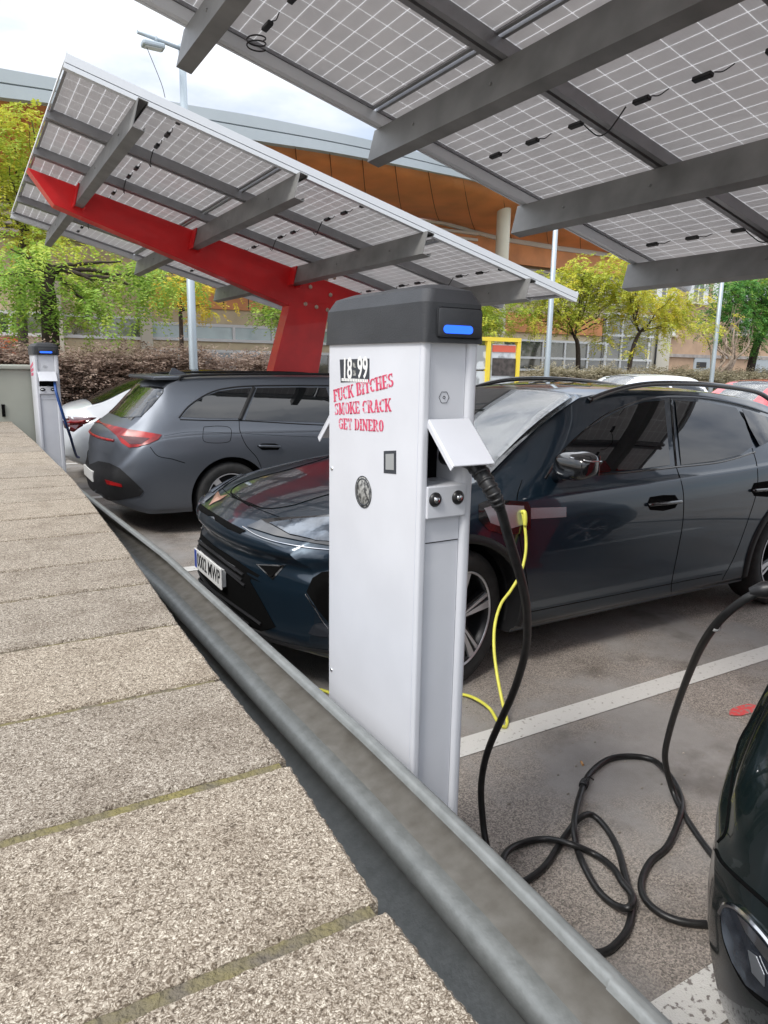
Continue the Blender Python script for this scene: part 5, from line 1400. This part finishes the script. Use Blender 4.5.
# ------------------------------------------------------------------ lamp posts
def lamp_post(u, v, Y, z_top, label, arm=True):
    a = ony(u, v, Y); t = thing('street_lamp', (a.x, a.y, .1), label, 'street lamp', 'grey steel lamp posts')
    bm = B(); tube(bm, [(a.x, a.y, .1), (a.x, a.y, 1.2), (a.x, a.y, z_top)], [.085, .075, .055], 16); link('pole', bm, M['pole'], t)
    bm = B(); box(bm, a.x-.17, a.x+.17, a.y-.17, a.y+.17, .1, .13, .01); link('base_plate', bm, M['pole'], t)
    if arm:
        e = ony(143, 31, Y); e = Vector((a.x-.72, a.y-.15, z_top-.02))
        bm = B(); tube(bm, [(a.x, a.y, z_top-.06), e], .03, 10); link('arm', bm, M['pole'], t)
        c = Vector((a.x-.48, a.y-.1, z_top-.15))
        bm = B(); box(bm, c.x-.17, c.x+.17, c.y-.10, c.y+.10, c.z-.035, c.z+.045, .025); tube(bm, [c+Vector((.05, 0, .05)), c+Vector((.05, 0, .14))], .025, 8)
        lh = link('lamp_head', bm, M['pole'], t)
        bm = B(); box(bm, c.x-.13, c.x+.13, c.y-.07, c.y+.07, c.z-.043, c.z-.033, .003); link('lens', bm, M['signpaper'], lh)
        bm = B(); tube(bm, catmull([c+Vector((-.1, 0, -.03)), c+Vector((.1, 0, -.5)), c+Vector((.16, .02, -.7))], 6), .005, 6); link('loose_wire', bm, M['black'], lh)
    return t
p_ = ony(182, 45, 12.6)
lamp_post(193, 350, 12.6, p_.z, 'grey lamp post with a side arm behind the far canopy, left of the red column')
lamp_post(547, 368, 14.5, 8.0, 'grey pole standing right of the foreground post, before the windows', False)
lamp_post(712.5, 370, 15.5, 8.5, 'grey pole in front of the tan apartment block at the right', False)

# ------------------------------------------------------------------ information board
ib = thing('information_board', tuple(ony(504, 380, 13)*1.0), 'yellow framed information board with posters, right behind the foreground post', 'notice board')
ib.location.z = .1
def tr_box(u0, v0, u1, v1, Y, d, m, name, par, z0=None):
    a, b = ony(u0, v0, Y), ony(u1, v1, Y); bm = B(); box(bm, a.x, b.x, Y, Y+d, b.z if z0 is None else z0, a.z); return link(name, bm, m, par)
bm = B(); q0, q1 = ony(489, 341, 13), ony(519, 341, 13)
for x in (q0.x, q1.x): box(bm, x-.05, x+.05, 12.98, 13.08, .1, q0.z)
box(bm, q0.x-.05, q1.x+.05, 12.975, 13.085, q0.z, q0.z+.09); box(bm, q0.x-.9, q0.x-.05, 12.98, 13.08, q0.z+.003, q0.z+.085)
box(bm, q0.x+.05, q1.x-.05, 12.98, 13.08, q0.z-1.75, q0.z-1.68)
link('frame', bm, M['signyellow'], ib)
tr_box(492, 344, 516, 395, 13.03, .02, M['signpaper'], 'poster', ib)
tr_box(493, 345, 515.5, 352.5, 13.01, .015, M['signred'], 'poster_band', ib)
tr_box(493, 358, 515.5, 376, 13.01, .015, M['signdark'], 'poster_picture', ib)
tr_box(470, 345, 486, 369, 13.03, .02, M['signpaper'], 'poster', ib); tr_box(470, 371, 486, 395, 13.03, .02, M['signpaper'], 'poster', ib)

# ------------------------------------------------------------------ vegetation
def leaf_mat(name, cols, rough=.6):
    m = bpy.data.materials.new(name); m.use_nodes = True; t = m.node_tree; p = t.nodes['Principled BSDF']; ln = t.links.new
    at = t.nodes.new('ShaderNodeAttribute'); at.attribute_name = 'tint'
    c = t.nodes.new('ShaderNodeValToRGB'); e = c.color_ramp.elements
    e[0].position = 0; e[0].color = (*cols[0], 1); e[1].position = 1; e[1].color = (*cols[-1], 1)
    for k, cc in enumerate(cols[1:-1]): q = e.new((k+1)/(len(cols)-1)); q.color = (*cc, 1)
    ln(at.outputs['Fac'], c.inputs[0]); ln(c.outputs[0], p.inputs['Base Color']); p.inputs['Roughness'].default_value = rough; p.inputs['Specular IOR Level'].default_value = .25
    tr = t.nodes.new('ShaderNodeBsdfTranslucent'); ln(c.outputs[0], tr.inputs[0]); mx_ = t.nodes.new('ShaderNodeMixShader'); mx_.inputs[0].default_value = .35
    ln(p.outputs[0], mx_.inputs[1]); ln(tr.outputs[0], mx_.inputs[2]); ln(mx_.outputs[0], t.nodes['Material Output'].inputs[0]); return m
LG = leaf_mat('fresh_green_leaves', [(.13, .26, .04), (.25, .42, .07), (.42, .54, .09), (.62, .60, .08)])
LY = leaf_mat('yellowing_leaves', [(.28, .40, .06), (.52, .56, .08), (.74, .64, .08), (.80, .54, .07)])
LD = leaf_mat('deep_green_leaves', [(.04, .15, .03), (.09, .26, .06), (.20, .38, .06), (.48, .52, .06)])
HB = leaf_mat('dry_brown_hedge_leaves', [(.16, .11, .085), (.34, .25, .20), (.50, .39, .32), (.40, .36, .18)])
HG = leaf_mat('olive_hedge_leaves', [(.22, .20, .12), (.36, .32, .22), (.48, .43, .32), (.26, .30, .13)])
def leaf_mesh(name, clumps, m, par, seed, size, n_spray=5, droop=.6, leaflets=9, tintf=None):
    """clumps: (centre, radius). Feathery drooping sprays of small leaflets, one mesh"""
    lr = random.Random(seed); V = []; Fc = []; tn = []
    for c, r, dens in clumps:
        base_t = lr.random()*.35
        for _ in range(int(n_spray*dens*1.5)):
            d = Vector((lr.gauss(0, 1), lr.gauss(0, 1), lr.gauss(0, 1))).normalized(); p = c+d*r*(.35+.65*lr.random())
            dr_ = Vector((d.x+lr.gauss(0, .35), d.y+lr.gauss(0, .35), -droop*lr.random()+.25*d.z)).normalized()
            L_ = size*(3.2+2.5*lr.random()); side = dr_.cross(Vector((0, 0, 1)));
            if side.length < .1: side = Vector((1, 0, 0))
            side.normalize(); tw = side.cross(dr_)
            t0 = base_t+lr.random()*.35+(tintf(p) if tintf else 0)
            for k in range(leaflets):
                f = (k+.5)/leaflets; q = p+dr_*L_*f+Vector((0, 0, -droop*.5*L_*f*f))
                for sg in (-1, 1):
                    a = (side*sg+dr_*.55+tw*lr.uniform(-.5, .5)).normalized(); l = size*(1.45-.7*f)*lr.uniform(.7, 1.3); w_ = (dr_*.9+tw*lr.uniform(-.6, .6)).normalized()*size*.52
                    i = len(V); V += [q, q+a*l*.5+w_*.5, q+a*l, q+a*l*.5-w_*.5]; Fc.append((i, i+1, i+2, i+3)); tn.append(max(0, min(1, t0+lr.uniform(-.12, .12))))
    me = bpy.data.meshes.new(name); off = Vector(par.location) if par else Vector()
    me.from_pydata([tuple(v-off) for v in V], [], Fc); at = me.attributes.new('tint', 'FLOAT', 'FACE'); at.data.foreach_set('value', tn)
    me.materials.append(m); o = bpy.data.objects.new(name, me); COL.objects.link(o); o.parent = par; return o
def limb(bm, a, b, r0, r1, lr, n=6, wob=.12):
    P = []
    for k in range(n+1):
        t = k/n; p = a.lerp(b, t); L_ = (b-a).length
        if 0 < k < n: p += Vector((lr.gauss(0, 1), lr.gauss(0, 1), lr.gauss(0, .5)))*L_*wob*.25
        P.append(p)
    P = catmull(P, 3); tube(bm, P, [r0+(r1-r0)*k/(len(P)-1) for k in range(len(P))], 7); return P
def tree(label, Y, trunk_px, crown_px, m, seed, size=.09, r0=.13, bark=None, clumps=60, n_spray=7, droop=.6, extra=None, cr_=.45, tintf=None, dy=1.3):
    """trunk_px: traced pixels bottom to fork; crown_px: list of traced (u, v, radius px) blobs, scattered in depth"""
    lr = random.Random(seed); base = ony(*trunk_px[0], Y); base.z = .1
    t = thing('tree', tuple(base), label, 'tree', 'trees along the edge of the car park')
    bm = B(); P = [Vector((base.x, base.y, .1))]+[ony(u, v, Y) for u, v in trunk_px[1:]]
    tube(bm, catmull(P, 5), [r0-(r0*.45)*k/(5*(len(P)-1)) for k in range(5*(len(P)-1)+1)], 10)
    fork = P[-1]; cl = []
    tot = sum(c[2]**2 for c in crown_px)
    for (u, v, rp) in crown_px:
        cen = ony(u, v, Y); rw = rp/F*(cen-CAM).length
        n = max(2, int(clumps*rp*rp/tot))
        c0 = cen+Vector((0, lr.uniform(-.5, .5)*dy, 0)); l0 = limb(bm, fork, c0, r0*.30, r0*.07, lr)
        for _ in range(n):
            d = Vector((lr.gauss(0, 1), lr.gauss(0, 1), lr.gauss(0, 1))).normalized()*lr.random()**.45
            p = cen+Vector((d.x*rw, d.y*max(rw, dy), d.z*rw)); cl.append((p, cr_*(.6+.8*lr.random()), .4+1.2*lr.random()))
            if lr.random() < .3: limb(bm, l0[int(len(l0)*lr.uniform(.4, .95))], p, r0*.06, .005, lr, 3)
    link('trunk', bm, bark or M['bark'], t)
    if extra: extra(t, fork, lr)
    leaf_mesh('crown', cl, m, t, seed+1, size, n_spray, droop, tintf=tintf)
    return t
tree('large feathery green tree on the left, drooping over the brown hedge', 14.5, [(49, 345), (49, 310), (47, 285), (52, 268)],
     [(20, 290, 32), (62, 268, 30), (105, 285, 34), (142, 290, 26), (165, 278, 20), (10, 250, 22), (120, 262, 20), (35, 292, 18), (88, 306, 12), (-20, 280, 30)], LG, 11, .085, .17, clumps=80, n_spray=6, droop=1.1, cr_=.42,
     tintf=lambda p: .35 if p.z > 3.4 and p.x > 1.5 else .12)
tree('yellow-leaved tree at the far left, seen past the canopy corner', 17.5, [(22, 345), (20, 280), (24, 235)], [(12, 130, 22), (30, 125, 14), (8, 170, 20), (18, 205, 18), (-15, 150, 30), (35, 235, 20), (50, 215, 12)], LY, 23, .09, .12, clumps=55, n_spray=7, cr_=.4)
tree('slender small tree with sparse golden leaves beside the grey lamp post', 17.0, [(181, 352), (181, 325), (180, 312)], [(165, 290, 16), (195, 292, 16), (208, 302, 12), (180, 275, 14), (215, 285, 10)], LY, 31, .075, .06, clumps=30, n_spray=6, cr_=.35, tintf=lambda p: .3)
tree('small green tree peeping out left of the red column', 17.5, [(282, 352), (283, 325)], [(274, 308, 11), (288, 305, 12), (280, 300, 9)], LG, 37, .09, .05, clumps=14, n_spray=8, cr_=.35)
tree('pale green tree directly behind the foreground post', 19.0, [(470, 365), (472, 335)], [(480, 318, 18), (492, 308, 14), (468, 325, 18), (500, 325, 10), (462, 305, 18)], LY, 41, .09, .09, clumps=50, n_spray=8, cr_=.4, tintf=lambda p: -.15)
tree('yellow-green tree with a dark forked trunk right of the middle pole', 18.0, [(580, 372), (578, 350), (574, 335)], [(548, 298, 17), (575, 290, 22), (600, 300, 18), (560, 318, 15), (590, 278, 14), (612, 316, 12), (535, 312, 12), (572, 272, 12), (540, 285, 9)], LY, 43, .085, .10, clumps=110, n_spray=7, cr_=.36, tintf=lambda p: -.02)
tree('golden yellow tree leaning in front of the pale annex', 17.0, [(626, 374), (632, 352), (640, 332)], [(628, 292, 18), (655, 300, 20), (680, 308, 16), (640, 316, 14), (670, 325, 14), (618, 278, 14), (700, 318, 12), (650, 338, 10), (622, 340, 9), (625, 262, 10)], LY, 47, .085, .09, clumps=110, n_spray=7, cr_=.36, tintf=lambda p: .08)
tree('bright green tree with a leaning dark trunk at the right edge', 19.0, [(747, 378), (755, 350), (768, 325)], [(735, 300, 20), (755, 285, 22), (775, 300, 26), (728, 325, 15), (745, 335, 14), (790, 280, 26), (720, 290, 10), (765, 318, 18)], LD, 53, .095, .2, clumps=170, n_spray=9, cr_=.42, tintf=lambda p: .42 if p.z > 5.4 else .05)
# bare pollarded shrub
t = thing('bare_tree', tuple(Vector((ony(722, 374, 18).x, 18, .1))), 'bare pale-barked multi-stemmed tree between the pole and the green tree', 'tree', 'trees along the edge of the car park')
bm = B(); lr = random.Random(3); b0 = ony(722, 374, 18); b0.z = .1
for (u, v) in ((712, 345), (718, 330), (726, 338), (735, 325), (742, 318), (748, 330), (706, 335)):
    P = limb(bm, b0+Vector((lr.uniform(-.25, .25), 0, 0)), ony(u, v, 18), .09, .03, lr, 5, .2)
    for _ in range(4): limb(bm, P[int(len(P)*lr.uniform(.5, .95))], ony(u+lr.uniform(-9, 9), v-lr.uniform(2, 16), 18), .02, .005, lr, 3)
link('trunk', bm, M['barkpale'], t)

def hedge(label, P, zlo, zhi, thick, m, seed, n, size, group='clipped hedges'):
    """P: polyline of ground points"""
    lr = random.Random(seed); t = thing('hedge', tuple(P[0]), label, 'hedge', group); cl = []
    segs = [((b-a).length, a, b) for a, b in zip(P, P[1:])]; tot = sum(s[0] for s in segs)
    bm = B()
    for k in range(n):
        d = lr.random()*tot
        for L_, a, b in segs:
            if d <= L_: break
            d -= L_
        p = a.lerp(b, min(1, d/L_)); h = zlo+(zhi-zlo)*lr.random()**.6; nrm = Vector((-(b-a).y, (b-a).x, 0)).normalized()
        bump_ = .07*math.sin(d*3.1)+.05*math.sin(d*7.3+1)
        q = Vector((p.x, p.y, min(h+bump_, zhi+bump_)))+nrm*lr.uniform(-.5, .5)*thick
        cl.append((q, .16, .6+lr.random()))
        if lr.random() < .45:
            g = Vector((q.x+lr.uniform(-.15, .15), q.y+lr.uniform(-.1, .1), .1)); tube(bm, [g, g.lerp(q, .5)+Vector((lr.uniform(-.05, .05),)*3), q], [.013, .009, .003], 5)
    link('stems', bm, M['bark'], t)
    leaf_mesh('foliage', cl, m, t, seed+1, size, 9, .1, 4)
    return t
hz = ony(-60, 345, 13.2).z
hedge('dry brown clipped hedge running behind the white saloon and the estate', [Vector((-4, 13.2, .1)), Vector((3.0, 13.3, .1)), Vector((5.3, 13.4, .1))], .15, 1.66, .8, HB, 61, 1500, .065)
hedge('low grey-green hedge below the yellow trees at the right', [Vector((14.8, 16.3, .1)), Vector((19, 16.4, .1)), Vector((23.2, 16.5, .1))], .15, 1.44, .8, HG, 67, 1100, .08)
hedge('short olive hedge before the tan apartment block', [Vector((25, 18, .1)), Vector((36, 19, .1))], .15, 1.42, .9, HG, 71, 1100, .09)

# loose grit and bits on the asphalt
bm = B(); lr = random.Random(99)
for k in range(420):
    x, y = lr.uniform(1.0, 4.2), lr.uniform(.9, 2.5); r = .0015+.0035*lr.random()**2
    bmesh.ops.create_icosphere(bm, subdivisions=1, radius=r, matrix=Matrix.Translation((x, y, r*.5)) @ Matrix.Diagonal((1+lr.random(), 1, .6, 1)))
tag(link('loose_grit', bm, mat('pale_grit', (.30, .27, .23), .9, noise=.4, nscale=30)), 'pale loose grit scattered on the asphalt around the cables', 'grit', kind='stuff')
